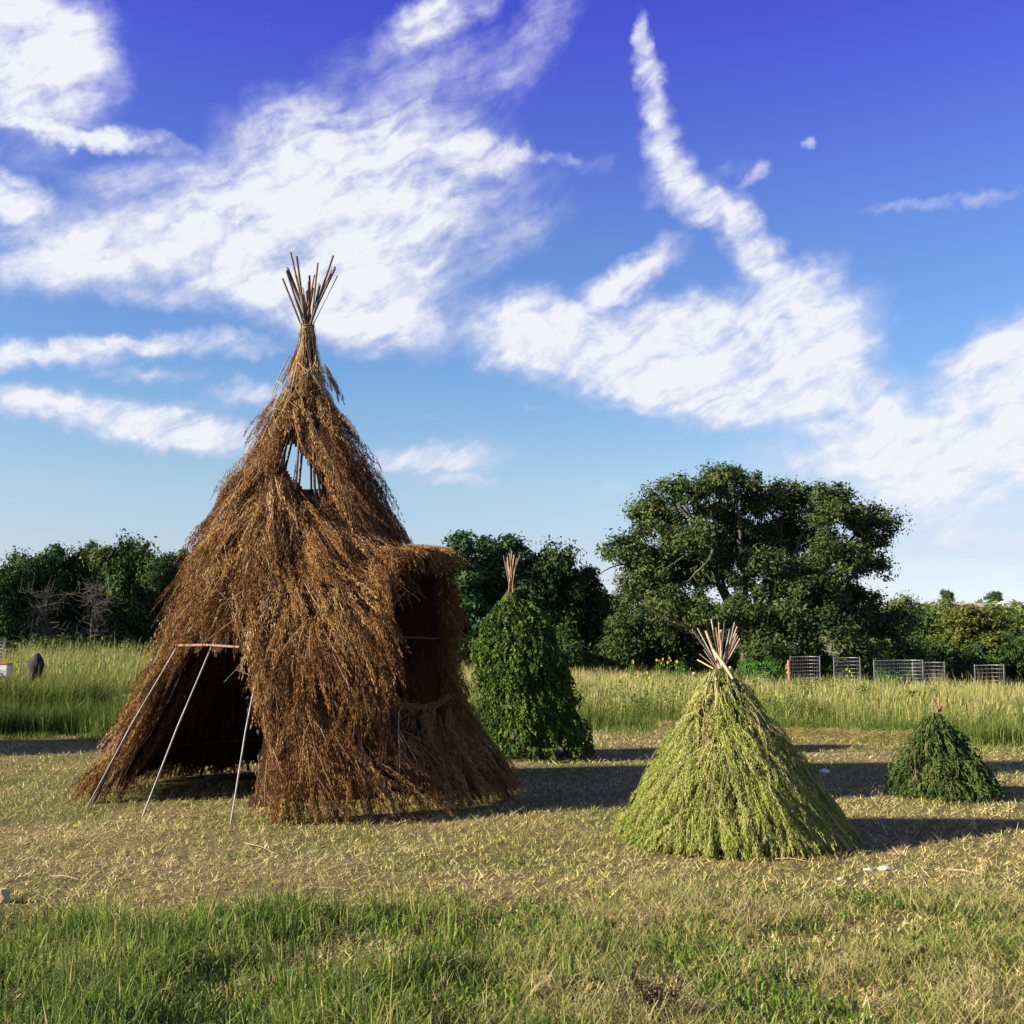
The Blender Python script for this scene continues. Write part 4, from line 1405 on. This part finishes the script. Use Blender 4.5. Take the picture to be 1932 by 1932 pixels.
def build_oak():
    Y0 = 46.0
    root = empty('live_oak', (P(1430, 1250, Y0)[0], Y0, 0), 'big spreading live oak, broadest and tallest tree, behind the small green teepee', 'tree')
    L0 = [(1385, 930, 62, 0), (1290, 950, 62, -1), (1345, 990, 60, 1), (1240, 1000, 60, 0), (1180, 1045, 42, -1), (1300, 1040, 70, -2), (1400, 1030, 70, 1),
          (1480, 960, 62, 1), (1558, 948, 46, 0), (1590, 980, 45, -1), (1500, 1030, 62, 2), (1570, 1060, 65, -1), (1640, 985, 34, 1), (1650, 1030, 36, 0), (1635, 1080, 42, 2), (1658, 1000, 28, 0), (1360, 1060, 60, 2), (1290, 1090, 55, 1), (1430, 955, 45, 1), (1435, 1045, 55, 1),
          (1240, 1075, 60, -1), (1210, 1130, 60, 0), (1280, 1150, 50, -2), (1340, 1090, 50, 0), (1440, 1100, 70, -2), (1400, 1160, 50, -3), (1520, 1130, 75, -2), (1600, 1150, 65, 0),
          (1480, 1195, 62, -3), (1560, 1210, 65, -3), (1650, 1200, 60, -1), (1680, 1190, 50, 1), (1450, 1240, 40, -3.5), (1620, 1250, 45, -3), (1700, 1250, 45, 0),
          (1350, 1200, 45, 3), (1250, 1215, 50, 3), (1300, 1240, 50, 4), (1380, 1250, 50, 4), (1190, 1200, 50, 3)]
    lobes = []
    for (x, y, rr, dy) in L0:
        p = P(x, y, Y0 + dy)
        lobes.append((p[0] - root.location.x, p[1] - Y0, p[2], rr / FPX * (Y0 + dy)))
    s = Soup()
    leaves(s, lobes, 21, .43, 165000, .088, seed=5)
    obj('crown', s.mesh('crown'), M['oak'], root)
    s = Soup()
    base = np.array([-.3, 0, terrain(root.location.x, Y0) - .1])
    fork = base + np.array([0, 0, 1.6])
    limb(s, base, fork, .5, .38, 1, .02)
    for i, j in enumerate((3, 4, 1, 0, 6, 8, 12, 13, 15, 20, 21, 16, 7, 25)):
        e = np.array(lobes[j][:3])
        m_ = fork * .45 + e * .55 + np.array([0, 0, -.2])
        limb(s, fork, m_, .20, .12, 10 + i)
        limb(s, m_, e, .12, .04, 30 + i)
        for q in range(3):
            limb(s, e * .8 + m_ * .2, e + np.random.default_rng(i * 7 + q).normal(0, .7, 3), .045, .012, 50 + i * 3 + q)
    obj('trunk', s.mesh('trunk', True), M['bark'], root)
    # one pale dead limb that catches the sun
    s = Soup()
    a, b = P(1345, 1035, Y0 - 3.2), P(1308, 1085, Y0 - 3.4)
    o0 = np.array([root.location.x, Y0, 0])
    limb(s, a - o0, b - o0, .06, .03, 3)
    limb(s, (a + b) / 2 - o0, P(1330, 1085, Y0 - 3.4) - o0, .03, .012, 4)
    limb(s, b - o0, P(1318, 1100, Y0 - 3.4) - o0, .03, .012, 5)
    limb(s, b - o0, P(1288, 1098, Y0 - 3.4) - o0, .03, .012, 6)
    limb(s, P(1290, 1050, Y0 - 3.4) - o0, P(1250, 1075, Y0 - 3.4) - o0, .03, .012, 7)
    obj('dead_limb', s.mesh('dead_limb', True), M['deadwood'], root)


build_oak()


def tree_meshes(kind, seed):
    """unit kinds about 6 m tall; returns crown mesh and trunk mesh"""
    r = np.random.default_rng(seed)
    s = Soup()
    b = Soup()
    if kind == 'round':
        lobes = []
        for i in range(30):
            a = r.uniform(0, 6.283)
            q = r.uniform(.2, 2.0)
            z = .5 + 4.5 * (i / 29) ** .9
            q *= math.sqrt(max(.1, 1 - ((z - 2.6) / 3.2) ** 2))
            lobes.append((q * math.cos(a), q * math.sin(a), z, r.uniform(.75, 1.2)))
        leaves(s, lobes, 12, .46, 27000, .135, seed=seed)
        limb(b, (0, 0, -.3), (0, 0, 2), .2, .13, seed, .02)
        for i, l in enumerate(lobes[:7]):
            limb(b, (0, 0, 1.2 + .1 * i), l[:3], .09, .03, seed + i)
    elif kind == 'juniper':
        lobes = []
        for i in range(36):
            z = .4 + 5.1 * (i / 35)
            rad = 1.5 * (1 - (z / 6.3)) ** .75 + .12
            a = i * 2.4 + r.normal(0, .3)
            lobes.append((rad * .62 * math.cos(a), rad * .62 * math.sin(a), z, max(.22, rad * .62)))
        lobes.append((0, 0, 5.7, .2))
        leaves(s, lobes, 26, .27, 24000, .12, seed=seed, squash=1.1)
        limb(b, (0, 0, -.3), (0, 0, 5.3), .14, .03, seed, .01)
    elif kind == 'low':
        lobes = []
        for i in range(10):
            a = r.uniform(0, 6.283)
            q = r.uniform(.2, 1.7)
            lobes.append((q * math.cos(a), q * math.sin(a), r.uniform(.4, 1.6), r.uniform(.6, .9)))
        leaves(s, lobes, 14, .42, 16000, .11, seed=seed)
        limb(b, (0, 0, -.3), (0, 0, 1.2), .08, .04, seed, .02)
        for i, l in enumerate(lobes[:5]):
            limb(b, (0, 0, .3), l[:3], .05, .02, seed + i)
    return s.mesh(kind + '_crown'), b.mesh(kind + '_trunk', True)


LIB = {}
for kind, seeds, mat in (('round', (11, 12, 13), 'forest'), ('juniper', (21, 22), 'juniper'), ('low', (31, 32), 'forest')):
    for sd in seeds:
        cm, tm = tree_meshes(kind, sd)
        cm.materials.append(M[mat])
        tm.materials.append(M['bark'])
        LIB[kind, sd] = (cm, tm)
LIB['olive', 0] = None


def variant(key, mat):
    k2 = key + (mat,)
    if k2 not in LIB:
        LIB[k2] = LIB[key]
    return LIB[k2]


def tree(name, px, top_py, y, half_px, key, rot, label, group=None, mat=None, cat='tree', zb=None, hunit=None):
    cm, tm = LIB[key] if mat is None else variant(key, mat)
    x = P(px, 1200, y)[0]
    zt = P(px, top_py, y)[2]
    z0 = float(terrain(x, y)) if zb is None else zb
    hu = {'round': 5.9, 'juniper': 5.95, 'low': 2.5}[key[0]] if hunit is None else hunit
    hw = {'round': 2.7, 'juniper': 1.45, 'low': 2.3}[key[0]]
    root = empty(name, (x, y, z0), label, cat, group)
    sz = (zt - z0) / hu
    sx = half_px / FPX * y / hw * 1.12
    root.scale = (sx, sx, sz)
    root.rotation_euler = (0, 0, rot)
    co = obj('crown', cm, None, root)
    if mat is not None:
        co.material_slots[0].link = 'OBJECT'
        co.material_slots[0].material = M[mat]
    obj('trunk', tm, None, root)
    return root


GL = 'trees of the dark wood on the left'
lefts = [
    ('broadleaf_tree', -70, 1085, 50, 75, ('round', 11), 'dark tree at the very edge of the photo, left end of the wood'),
    ('broadleaf_tree', 5, 1065, 47, 50, ('round', 13), 'dark tree with low crown, second from the left end of the wood'),
    ('broadleaf_tree', 65, 1034, 49, 62, ('round', 12), 'dark round-topped tree above the grey dead tree in the left wood'),
    ('juniper_tree', 100, 1030, 51, 40, ('juniper', 21), 'narrow juniper poking up above the round tree in the left wood'),
    ('broadleaf_tree', 150, 1033, 52, 55, ('round', 11), 'dark bushy tree in the middle of the left wood'),
    ('juniper_tree', 170, 1024, 53, 34, ('juniper', 22), 'pointed juniper in the middle of the left wood'),
    ('broadleaf_tree', 225, 1022, 50, 70, ('round', 13), 'tallest lighter-topped tree of the left wood, left of the brown teepee'),
    ('broadleaf_tree', 300, 1036, 50, 62, ('round', 12), 'dark tree with a gap of sky in it, just left of the brown teepee'),
    ('juniper_tree', 345, 1040, 52, 44, ('juniper', 21), 'bright juniper whose tip touches the left slope of the brown teepee'),
    ('broadleaf_tree', 410, 1050, 50, 70, ('round', 11), 'dark tree behind the left slope of the brown teepee'),
    ('broadleaf_tree', 500, 1060, 50, 70, ('round', 13), 'dark tree hidden behind the middle of the brown teepee'),
]
for i, (nm, px, ty, y, hp, key, lab) in enumerate(lefts):
    tree(nm, px, ty, y, hp, key, i * 1.3, lab, GL)
for i, (px, ty, lab) in enumerate(((-110, 1060, 'dark tree behind the wood, beyond the left edge of the photo'), (30, 1072, 'dark tree in the second row of the left wood, at its left end'), (120, 1050, 'second-row dark tree behind the round-topped one'),
                                   (200, 1045, 'second-row dark tree behind the tallest one'), (275, 1050, 'second-row dark tree seen through the sky gap'), (370, 1062, 'second-row dark tree behind the bright juniper'))):
    tree('broadleaf_tree', px, ty, 57, 75, ('round', 11 + (i + 1) % 3), i * 2.3, lab, GL)
GM = 'trees between the brown teepee and the live oak'
mids = [
    ('broadleaf_tree', 600, 1060, 51, 80, ('round', 12), 'dark tree hidden behind the right half of the brown teepee', None),
    ('broadleaf_tree', 700, 1050, 51, 80, ('round', 11), 'dark tree behind the dormer of the brown teepee', None),
    ('juniper_tree', 800, 1035, 49, 50, ('juniper', 22), 'juniper mostly hidden behind the dormer hood', None),
    ('juniper_tree', 868, 1006, 49, 60, ('juniper', 21), 'pointed juniper rising just right of the dormer hood', None),
    ('juniper_tree', 912, 1016, 51, 62, ('juniper', 22), 'juniper between the dormer hood and the cedar cone tip', None),
    ('juniper_tree', 962, 1012, 50, 66, ('juniper', 21), 'bushy blue-green juniper behind the sticks of the tall cedar cone', None),
    ('broadleaf_tree', 1035, 1034, 50, 68, ('round', 13), 'pale green rounded tree right of the tall cedar cone', None),
    ('broadleaf_tree', 1100, 1060, 51, 62, ('round', 12), 'low dark tree tucked against the left side of the live oak', None),
    ('broadleaf_tree', 1150, 1120, 53, 60, ('round', 11), 'dark tree under the left limb of the live oak', None),
    ('broadleaf_tree', 1250, 1130, 55, 70, ('round', 13), 'dark tree in the shade behind the live oak trunk', None),
    ('broadleaf_tree', 1370, 1130, 55, 70, ('round', 12), 'dark tree behind the live oak, in line with the small green teepee', None),
]
for i, (nm, px, ty, y, hp, key, lab, mt) in enumerate(mids):
    tree(nm, px, ty, y, hp, key, i * 2.1 + .4, lab, GM, mt)
GU = 'dark bushes under the trees'
bushes = [(-20, 1185, 46.5), (60, 1190, 46.6), (150, 1185, 46.8), (240, 1190, 47), (330, 1190, 46.6), (430, 1185, 47), (880, 1190, 46.5), (960, 1195, 46.6), (1040, 1195, 47), (1120, 1190, 47.5),
          (1190, 1200, 50), (1270, 1195, 51), (1350, 1195, 51), (1440, 1195, 50.5), (1530, 1200, 51), (1640, 1195, 52), (1730, 1190, 53), (1800, 1200, 55), (1880, 1195, 55), (1950, 1190, 55)]
wheres = ['at the left edge of the photo under the wood', 'beside the grey dead tree, left', 'just right of the grey dead tree', 'under the tallest tree of the left wood', 'against the left slope of the brown teepee', 'behind the brown teepee doorway',
          'between the dormer and the tall cedar cone', 'directly behind the tall cedar cone', 'just right of the tall cedar cone', 'above the short wooden post', 'above the yellow sunflowers', 'left of the sticks of the green teepee',
          'behind the sticks of the green teepee', 'in the shade left of the first wire cage', 'behind the first wire cage', 'behind the widest wire cage', 'right of the live oak', 'left of the yellowing tree', 'under the yellowing tree', 'at the right edge of the photo']
for i, ((px, ty, y), wh) in enumerate(zip(bushes, wheres)):
    tree('bush', px, ty, y, 70, ('low', 31 + i % 2), i * 1.7, 'dark green bush ' + wh, GU, cat='bush')
rights = [
    ('broadleaf_tree', 1745, 1150, 58, 60, ('round', 11), 'dark tree filling the corner right of the live oak', None, 1.),
    ('broadleaf_tree', 1705, 1128, 66, 55, ('round', 13), 'green treetop peeping out behind the right edge of the live oak', 'far', 1.),
    ('yellowing_tree', 1838, 1138, 56, 72, ('round', 12), 'yellow-olive tree, brightest of the trees on the right', 'olive', 1.),
    ('broadleaf_tree', 1790, 1165, 64, 40, ('juniper', 22), 'dark pointed tree just left of the yellow-olive tree', None, 1.),
    ('broadleaf_tree', 1945, 1152, 60, 50, ('round', 13), 'green tree cut by the right edge of the photo', None, 1.),
    ('broadleaf_tree', 2010, 1150, 62, 70, ('round', 11), 'dark green tree beyond the right edge of the photo', None, 1.),
    ('broadleaf_tree', 1785, 1135, 120, 40, ('round', 13), 'pale green tree behind the dark corner tree', 'far', 1.),
    ('broadleaf_tree', 1880, 1138, 130, 45, ('round', 11), 'pale green tree behind the yellow-olive tree', 'far', 1.),
]
for i, (nm, px, ty, y, hp, key, lab, mt, _) in enumerate(rights):
    tree(nm, px, ty, y, hp, key, i * 1.9, lab, 'trees right of the live oak', mt)
# trees on the far rise
fars = [(1788, 1112, 330, 15, 'dark domed tree on the skyline, left one of two'), (1880, 1114, 340, 16, 'dark domed tree on the skyline, right one of two')]
for i, (px, ty, y, hp, lab) in enumerate(fars):
    x = P(px, 1200, y)[0]
    tree('skyline_tree', px, ty, y, hp, ('round', 11 + i), i, lab, 'trees on the skyline', 'forest', zb=float(hillz(np.array(x), np.array(y * 1.0))) - .5)
s = Soup()
n = 2600
xx = rng.uniform(40, 260, n)
yy = rng.uniform(215, 400, n)
zz = hillz(xx, yy)
lob = [(a, b, c + 1.6, rng.uniform(1.6, 3.0)) for a, b, c in zip(xx[:520], yy[:520], zz[:520])]
leaves(s, lob, 1.2, 1.3, 30000, .85, seed=77)
o = obj('distant_wood', s.mesh('distant_wood'), M['far'])
tag(o, 'far-off wood covering the low rise on the right horizon', 'wood', kind='stuff')


# grey dead tree in the left wood
def dead_tree(px, py_top, y, half, seed, label):
    r = np.random.default_rng(seed)
    x = P(px, 1200, y)[0]
    root = empty('dead_tree', (x, y, float(terrain(x, y))), label, 'tree')
    s = Soup()
    H = P(px, py_top, y)[2]
    limb(s, (0, 0, -.1), (0, 0, H * .8), .09, .03, seed, .03, 8)
    for i in range(70):
        z = H * r.uniform(.15, .8)
        a = r.uniform(0, 6.283)
        L_ = half * r.uniform(.35, 1)
        e = np.array([L_ * math.cos(a), L_ * math.sin(a) * .6, z + L_ * r.uniform(-.05, .5)])
        pts = limb(s, (0, 0, z), e, .018, .007, seed + i, .12, 5)
        for q in range(5):
            st = pts[r.integers(1, 5)]
            limb(s, st, st + r.normal(0, .3, 3) + np.array([0, 0, .1]), .012, .006, seed * 3 + i * 5 + q, .1, 3)
    obj('branches', s.mesh('branches', True), M['deadwood'], root)


dead_tree(85, 1095, 46.6, 1.1, 91, 'grey leafless dead tree in front of the dark wood on the left')
dead_tree(180, 1080, 46.9, 1.1, 92, 'grey bare-branched shrub tree between the dead tree and the brown teepee')

# bright bushes and sunflowers near the meadow's far edge
for px, ty, y, hp, lab in ((1440, 1236, 41.5, 45, 'bright green leafy shrub right of the green teepee sticks'), (1292, 1246, 41, 18, 'small green shrub left of the green teepee sticks'),
                           (1400, 1240, 42, 25, 'low bright green shrub behind the green teepee sticks'), (1690, 1246, 43, 45, 'leafy green plant growing inside the widest wire cage')):
    tree('shrub', px, ty, y, hp, ('low', 31), px * .1, lab, 'bright shrubs at the far edge of the meadow', 'shrub', cat='shrub')


def sunflower(px, py, y, label, nb=3, h=None):
    p = P(px, py, y)
    z0 = float(terrain(p[0], y))
    root = empty('sunflower_plant', (p[0], y, z0), label, 'flower', 'yellow wild sunflowers in the meadow')
    H = max(p[2] - z0, .4)
    st = Soup()
    pe = Soup()
    le = Soup()
    for k in range(nb):
        a = rng.uniform(0, 6.28)
        e = np.array([rng.normal(0, .10) * (k > 0), rng.normal(0, .05), H - .12 * k * rng.random()])
        limb(st, (0, 0, 0), e, .008, .005, int(px) + k, .03, 4)
        for q in range(8):
            an = q * .785
            u = np.array([math.cos(an), -.4, math.sin(an)])
            v = np.array([-math.sin(an), 0, math.cos(an)])
            rr = .042
            pe.add([e, e + u * rr * .6 + v * .02, e + u * rr, e + u * rr * .6 - v * .02], [(0, 1, 2, 3)], rng.random())
    for k in range(26):
        z = H * rng.uniform(.3, .95)
        c = np.array([rng.normal(0, .09), rng.normal(0, .07), z])
        u = norm(rng.normal(0, 1, 3)) * .06
        v = norm(np.cross(u, rng.normal(0, 1, 3))) * .025
        le.add([c - u, c + v, c + u, c - v], [(0, 1, 2, 3)], rng.random())
    obj('stem', st.mesh('stem', True), M['shrub'], root)
    obj('blossom', pe.mesh('blossom'), M['petal'], root)
    obj('leaves', le.mesh('leaves'), M['shrub'], root)


for a in ((1193, 1247, 33, 'tall single sunflower stalk standing above the meadow, left of the others', 2), (1238, 1245, 35, 'sunflower plant at the left of the row against the dark wood', 3), (1250, 1243, 35.4, 'sunflower plant with the biggest blooms in the row against the dark wood', 4),
          (1262, 1241, 35.2, 'tallest sunflower plant of the row against the dark wood', 3), (1276, 1247, 35, 'sunflower plant at the right end of the row against the dark wood', 4),
          (1168, 1276, 27, 'short sunflower with one bright bloom low in the grass at left', 1), (1220, 1269, 28, 'sunflower cluster of bright blooms low in the grass', 5), (1484, 1254, 38, 'sunflower beside the post of the first wire cage', 3),
          (1596, 1262, 36, 'yellow-flowered stalk in front of the second wire cage', 3)):
    sunflower(*a)


# ------------------------------------------------------------------ wire cages, posts, odds and ends
def wire_cage(x0, x1, ytop, y, label, post=False):
    xc = (x0 + x1) / 2
    c = P(xc, ytop, y)
    rad = (x1 - x0) / 2 / FPX * y
    z0 = float(terrain(c[0], y))
    H = c[2] - z0
    root = empty('wire_cage', (c[0], y, z0), label, 'cage', 'wire cages along the far edge of the meadow')
    s = Soup()
    n = max(12, int(rad * 2 * math.pi / .16))
    yr = min(rad, .6)
    for k in range(n):
        a = 2 * math.pi * k / n
        p = np.array([rad * math.cos(a), yr * math.sin(a), 0])
        tube(s, [p, p + np.array([0, 0, H])], .0042, 3, cap=False)
    nr = int(H / .12)
    for k in range(nr + 1):
        z = H * k / nr
        a = np.linspace(0, 2 * math.pi, 25)
        pts = np.stack([rad * np.cos(a), yr * np.sin(a), 0 * a + z], -1)
        tube(s, pts, .0042 if k < nr else .008, 3, cap=False)
    obj('wire_mesh', s.mesh('wire_mesh'), M['wire'], root)
    for sg in (-1, 1):
        tube_obj('stake', [(sg * rad, 0, -.1), (sg * rad, 0, H + .03)], .014, M['wire'], root, 5)
    if post:
        tube_obj('corner_post', [(-rad - .06, -.05, -.1), (-rad - .06, -.05, H - .12)], .06, M['post'], root, 6)


wire_cage(1491, 1546, 1239, 40, 'wire cage with a reddish wooden post at its left corner', True)
wire_cage(1573, 1622, 1241, 39.5, 'narrow wire cage second from the left, no post')
wire_cage(1649, 1740, 1246, 39, 'wide wire cage round a leafy plant, third from the left')
wire_cage(1722, 1781, 1250, 39.6, 'wire cage overlapping the right end of the wide one')
wire_cage(1839, 1893, 1255, 38, 'wire cage farthest right, standing alone')
# cage and stake at the left edge
wire_cage(-40, 9, 1204, 43, 'wire cage cut by the left edge of the photo under the dark wood')


def box(name, c, sx, sy, sz, mat, parent=None, bev=.01):
    bm = bmesh.new()
    bmesh.ops.create_cube(bm, size=1)
    bmesh.ops.scale(bm, vec=(sx, sy, sz), verts=bm.verts)
    bmesh.ops.bevel(bm, geom=bm.edges[:], offset=bev, segments=2, affect='EDGES')
    me = bpy.data.meshes.new(name)
    bm.to_mesh(me)
    bm.free()
    o = obj(name, me, mat, parent)
    o.location = c
    return o


p = P(1061, 1238, 24.5)
pr = empty('wooden_post', (p[0], 24.5, 0), 'short weathered wooden post in the meadow right of the tall cedar cone', 'post')
tube_obj('shaft', [(0, 0, -.1), (.01, 0, .6), (0, 0, p[2])], [.055, .052, .05], M['post'], pr, 8)
tube_obj('cap', [(0, 0, p[2]), (0, 0, p[2] + .03)], [.06, .045], M['pole'], pr, 8)
# dark rounded bundle standing in the tall grass on the left
p = P(68, 1258, 22.4)
bm = bmesh.new()
bmesh.ops.create_uvsphere(bm, u_segments=16, v_segments=12, radius=1)
for v in bm.verts:
    v.co.x *= .15 * (1 + .12 * math.sin(v.co.z * 5))
    v.co.y *= .12
    v.co.z *= .26
    v.co.z += .02 * math.sin(v.co.x * 30)
me = bpy.data.meshes.new('dark_bundle')
bm.to_mesh(me)
bm.free()
db = empty('dark_bundle', (p[0], 22.4, p[2]), 'dark rounded bundle on a stake half hidden in the tall grass on the left', 'bundle')
obj('cover', me, M['dark'], db)
tube_obj('stake', [(0, 0, -p[2]), (0, 0, 0)], .03, M['pole'], db)
# white panel with a red top edge at the left edge
p = P(4, 1260, 22.0)
wp = empty('cooler', (p[0], 22.0, p[2]), 'white box with a red lid at the left edge of the photo, behind the grass', 'box')
box('body', (0, 0, -.05), .30, .25, .22, M['white'], wp)
box('lid', (0, 0, .075), .31, .26, .028, M['red'], wp)
box('stand', (0, 0, -.16 - (p[2] - .16) / 2 - .01), .26, .22, max(p[2] - .17, .1), M['post'], wp)

# far building
c = P(1895, 1133, 300)
hb = empty('far_house', (c[0], 300, c[2] - 2.9), 'tiny white house among trees on the far rise at right', 'house')
box('wall', (0, 0, 1.0), 2.0, 4, 2.2, M['white'], hb, .02)
s = Soup()
s.add([(-1.2, -2.2, 2.1), (1.2, -2.2, 2.1), (1.2, 2.2, 2.1), (-1.2, 2.2, 2.1), (0, -2.2, 2.8), (0, 2.2, 2.8)], [(0, 4, 5, 3), (1, 2, 5, 4), (0, 3, 2, 1)])
s.add([(-1.2, -2.2, 2.1), (1.2, -2.2, 2.1), (0, -2.2, 2.8), (-1.2, 2.2, 2.1), (1.2, 2.2, 2.1), (0, 2.2, 2.8)], [(0, 1, 2), (4, 3, 5)])
obj('roof', s.mesh('roof'), M['white'], hb)
c = P(1838, 1141, 290)
hb = empty('far_barn', (c[0], 290, c[2] - 2.0), 'long low tan-roofed building on the far rise above the yellowing tree', 'barn')
box('wall', (0, 0, .6), 10, 5, 1.4, M['roof'], hb, .02)
s = Soup()
s.add([(-5.4, -3, 1.32), (5.4, -3, 1.32), (5.4, 0, 2.4), (-5.4, 0, 2.4), (5.4, 3, 1.32), (-5.4, 3, 1.32)], [(0, 1, 2, 3), (3, 2, 4, 5)])
s.add([(-5.4, -3, 1.32), (-5.4, 3, 1.32), (-5.4, 0, 2.4), (5.4, -3, 1.32), (5.4, 3, 1.32), (5.4, 0, 2.4)], [(0, 2, 1), (3, 4, 5)])
obj('roof', s.mesh('roof'), M['roof'], hb)


# litter on the lawn
def stone(px, py, w, h, label, mat='white', cat='stone', group=None):
    p = ground_pt(px, py)
    bm = bmesh.new()
    bmesh.ops.create_icosphere(bm, subdivisions=2, radius=1)
    rr = random.Random(int(px))
    for v in bm.verts:
        k = 1 + rr.uniform(-.22, .22)
        v.co = Vector((v.co.x * w * k, v.co.y * w * .8 * k, v.co.z * h * k))
    me = bpy.data.meshes.new('stone')
    bm.to_mesh(me)
    bm.free()
    o = obj('stone', me, M[mat])
    o.location = (p[0], p[1], float(terrain(p[0], p[1])) + h * .75)
    tag(o, label, cat, group)


GS = 'pale stones on the lawn'
stone(1668, 1640, .048, .014, 'largest flat white stone on the straw right of the green teepee', group=GS)
stone(1638, 1642, .032, .012, 'small flat white stone just left of the largest one', group=GS)
stone(1588, 1661, .022, .014, 'small round white stone nearest the camera below the green teepee', group=GS)
stone(1557, 1459, .06, .03, 'pale stone in the shadow behind the green teepee', group=GS)
stone(2, 1702, .05, .05, 'tan stone at the left edge of the photo beside the tall grass', 'palepole', group=GS)


def lying_stick(x0, y0, x1, y1, r0, label, mat='branch'):
    a, b = ground_pt(x0, y0), ground_pt(x1, y1)
    for q in (a, b):
        q[2] = float(terrain(q[0], q[1])) + .035
    m_ = (a + b) / 2 + np.array([0, .01, .012])
    o = tube_obj('dry_stick', [a, m_, b], [r0, r0 * .9, r0 * .5], M[mat])
    tag(o, label, 'stick', 'pale sticks lying on the mown straw')


lying_stick(1788, 1651, 1852, 1662, .007, 'long pale stick on the straw at far right, nearest the tall tuft')
lying_stick(96, 1665, 148, 1669, .006, 'pale stick on the lawn at far left in front of the doorway poles')
lying_stick(600, 1682, 655, 1684, .004, 'thin pale stick on the lawn in front of the brown teepee, left')
lying_stick(1000, 1718, 1060, 1720, .004, 'thin pale stick lying centre front at the edge of the tall grass')
lying_stick(1462, 1630, 1522, 1634, .005, 'pale stick lying just in front of the green teepee')
lying_stick(2, 1815, 70, 1816, .004, 'pale stalk lying in the grass at the lower left')
lying_stick(460, 1603, 520, 1622, .004, 'curved pale stalk on the straw below the doorway poles')


# tall dry stems and weeds standing in the near grass
def stalk(px, py0, px1, py1, r0, label, sub=2, mat='branch'):
    a = ground_pt(px, py0)
    d = a[1] + rng.normal(0, .03)
    b = P(px1, py1, d)
    s = Soup()
    m_ = (a + b) / 2 + np.array([rng.normal(0, .015), 0, .01])
    tube(s, [a, m_, b], [r0, r0 * .8, r0 * .35], 4)
    for k in range(sub):
        t = rng.uniform(.3, .8)
        q = a * (1 - t) + b * t
        tube(s, [q, q + np.array([rng.normal(0, .06), rng.normal(0, .03), rng.uniform(.02, .09)])], [r0 * .5, r0 * .2], 3)
    o = obj('dry_stalk', s.mesh('dry_stalk', True), M[mat])
    tag(o, label, 'grass stalk', 'tall dry stalks in the near grass')


stalk(1100, 1925, 1040, 1830, .0022, 'long straw stalk leaning left at the bottom centre of the near grass')
stalk(1180, 1928, 1118, 1780, .0024, 'tallest straw stalk, straight and pale, left of the dark seed weed')
stalk(1160, 1930, 1188, 1800, .002, 'straw stalk leaning right, beside the tallest one')
stalk(412, 1850, 345, 1770, .002, 'thin straw stalk leaning left above the left grass')
stalk(430, 1850, 495, 1765, .0018, 'thin straw stalk crossing to the right above the left grass')
stalk(540, 1830, 505, 1765, .002, 'forked straw stalk in the middle of the left grass')
stalk(820, 1930, 812, 1860, .003, 'short thick seed stalk at the bottom of the left grass', 1)
stalk(1430, 1900, 1443, 1810, .0018, 'branched straw stalk standing among the clover at right')
stalk(1680, 1925, 1668, 1835, .0018, 'thin pale stalk at the lower right in the hay tangle')
stalk(1720, 1860, 1735, 1800, .0016, 'short pale stalk near the dry brown weed at right')
stalk(985, 1900, 1045, 1838, .004, 'yellow-green thick stalk leaning right at the bottom centre', 0, 'palepole')


def seed_weed(px, py, H, label, n=5, mat='dock'):
    a = ground_pt(px, py)
    root = empty('seed_weed', tuple(a), label, 'weed')
    st = Soup()
    sd = Soup()
    for k in range(n):
        e = np.array([rng.normal(0, .07), rng.normal(0, .05), H * rng.uniform(.5, 1)])
        pts = limb(st, (0, 0, 0), e, .003, .0015, k + int(px), .05, 5)
        m_ = 150
        t = rng.uniform(.35, 1, m_)
        c = np.outer(1 - t, np.zeros(3)) + np.outer(t, e) + rng.normal(0, .010, (m_, 3))
        u = norm(rng.normal(0, 1, (m_, 3))) * .006
        v = norm(np.cross(u, rng.normal(0, 1, (m_, 3)))) * .004
        sd.add(np.stack([c - u, c + v, c + u, c - v], 1).reshape(-1, 3), np.arange(m_ * 4).reshape(-1, 4), np.repeat(rng.random(m_), 4))
    obj('stem', st.mesh('stem', True), M['branch'], root)
    o = obj('seed_head', sd.mesh('seed_head'), M[mat], root)
    o['kind'] = 'stuff'


seed_weed(1255, 1925, .22, 'rusty brown seeding dock weed at the bottom centre of the grass', 6)
seed_weed(1700, 1830, .13, 'dry brown twiggy weed in the straw at lower right', 6)
seed_weed(1215, 1935, .16, 'smaller rusty weed left of the seeding dock at the bottom edge', 4)
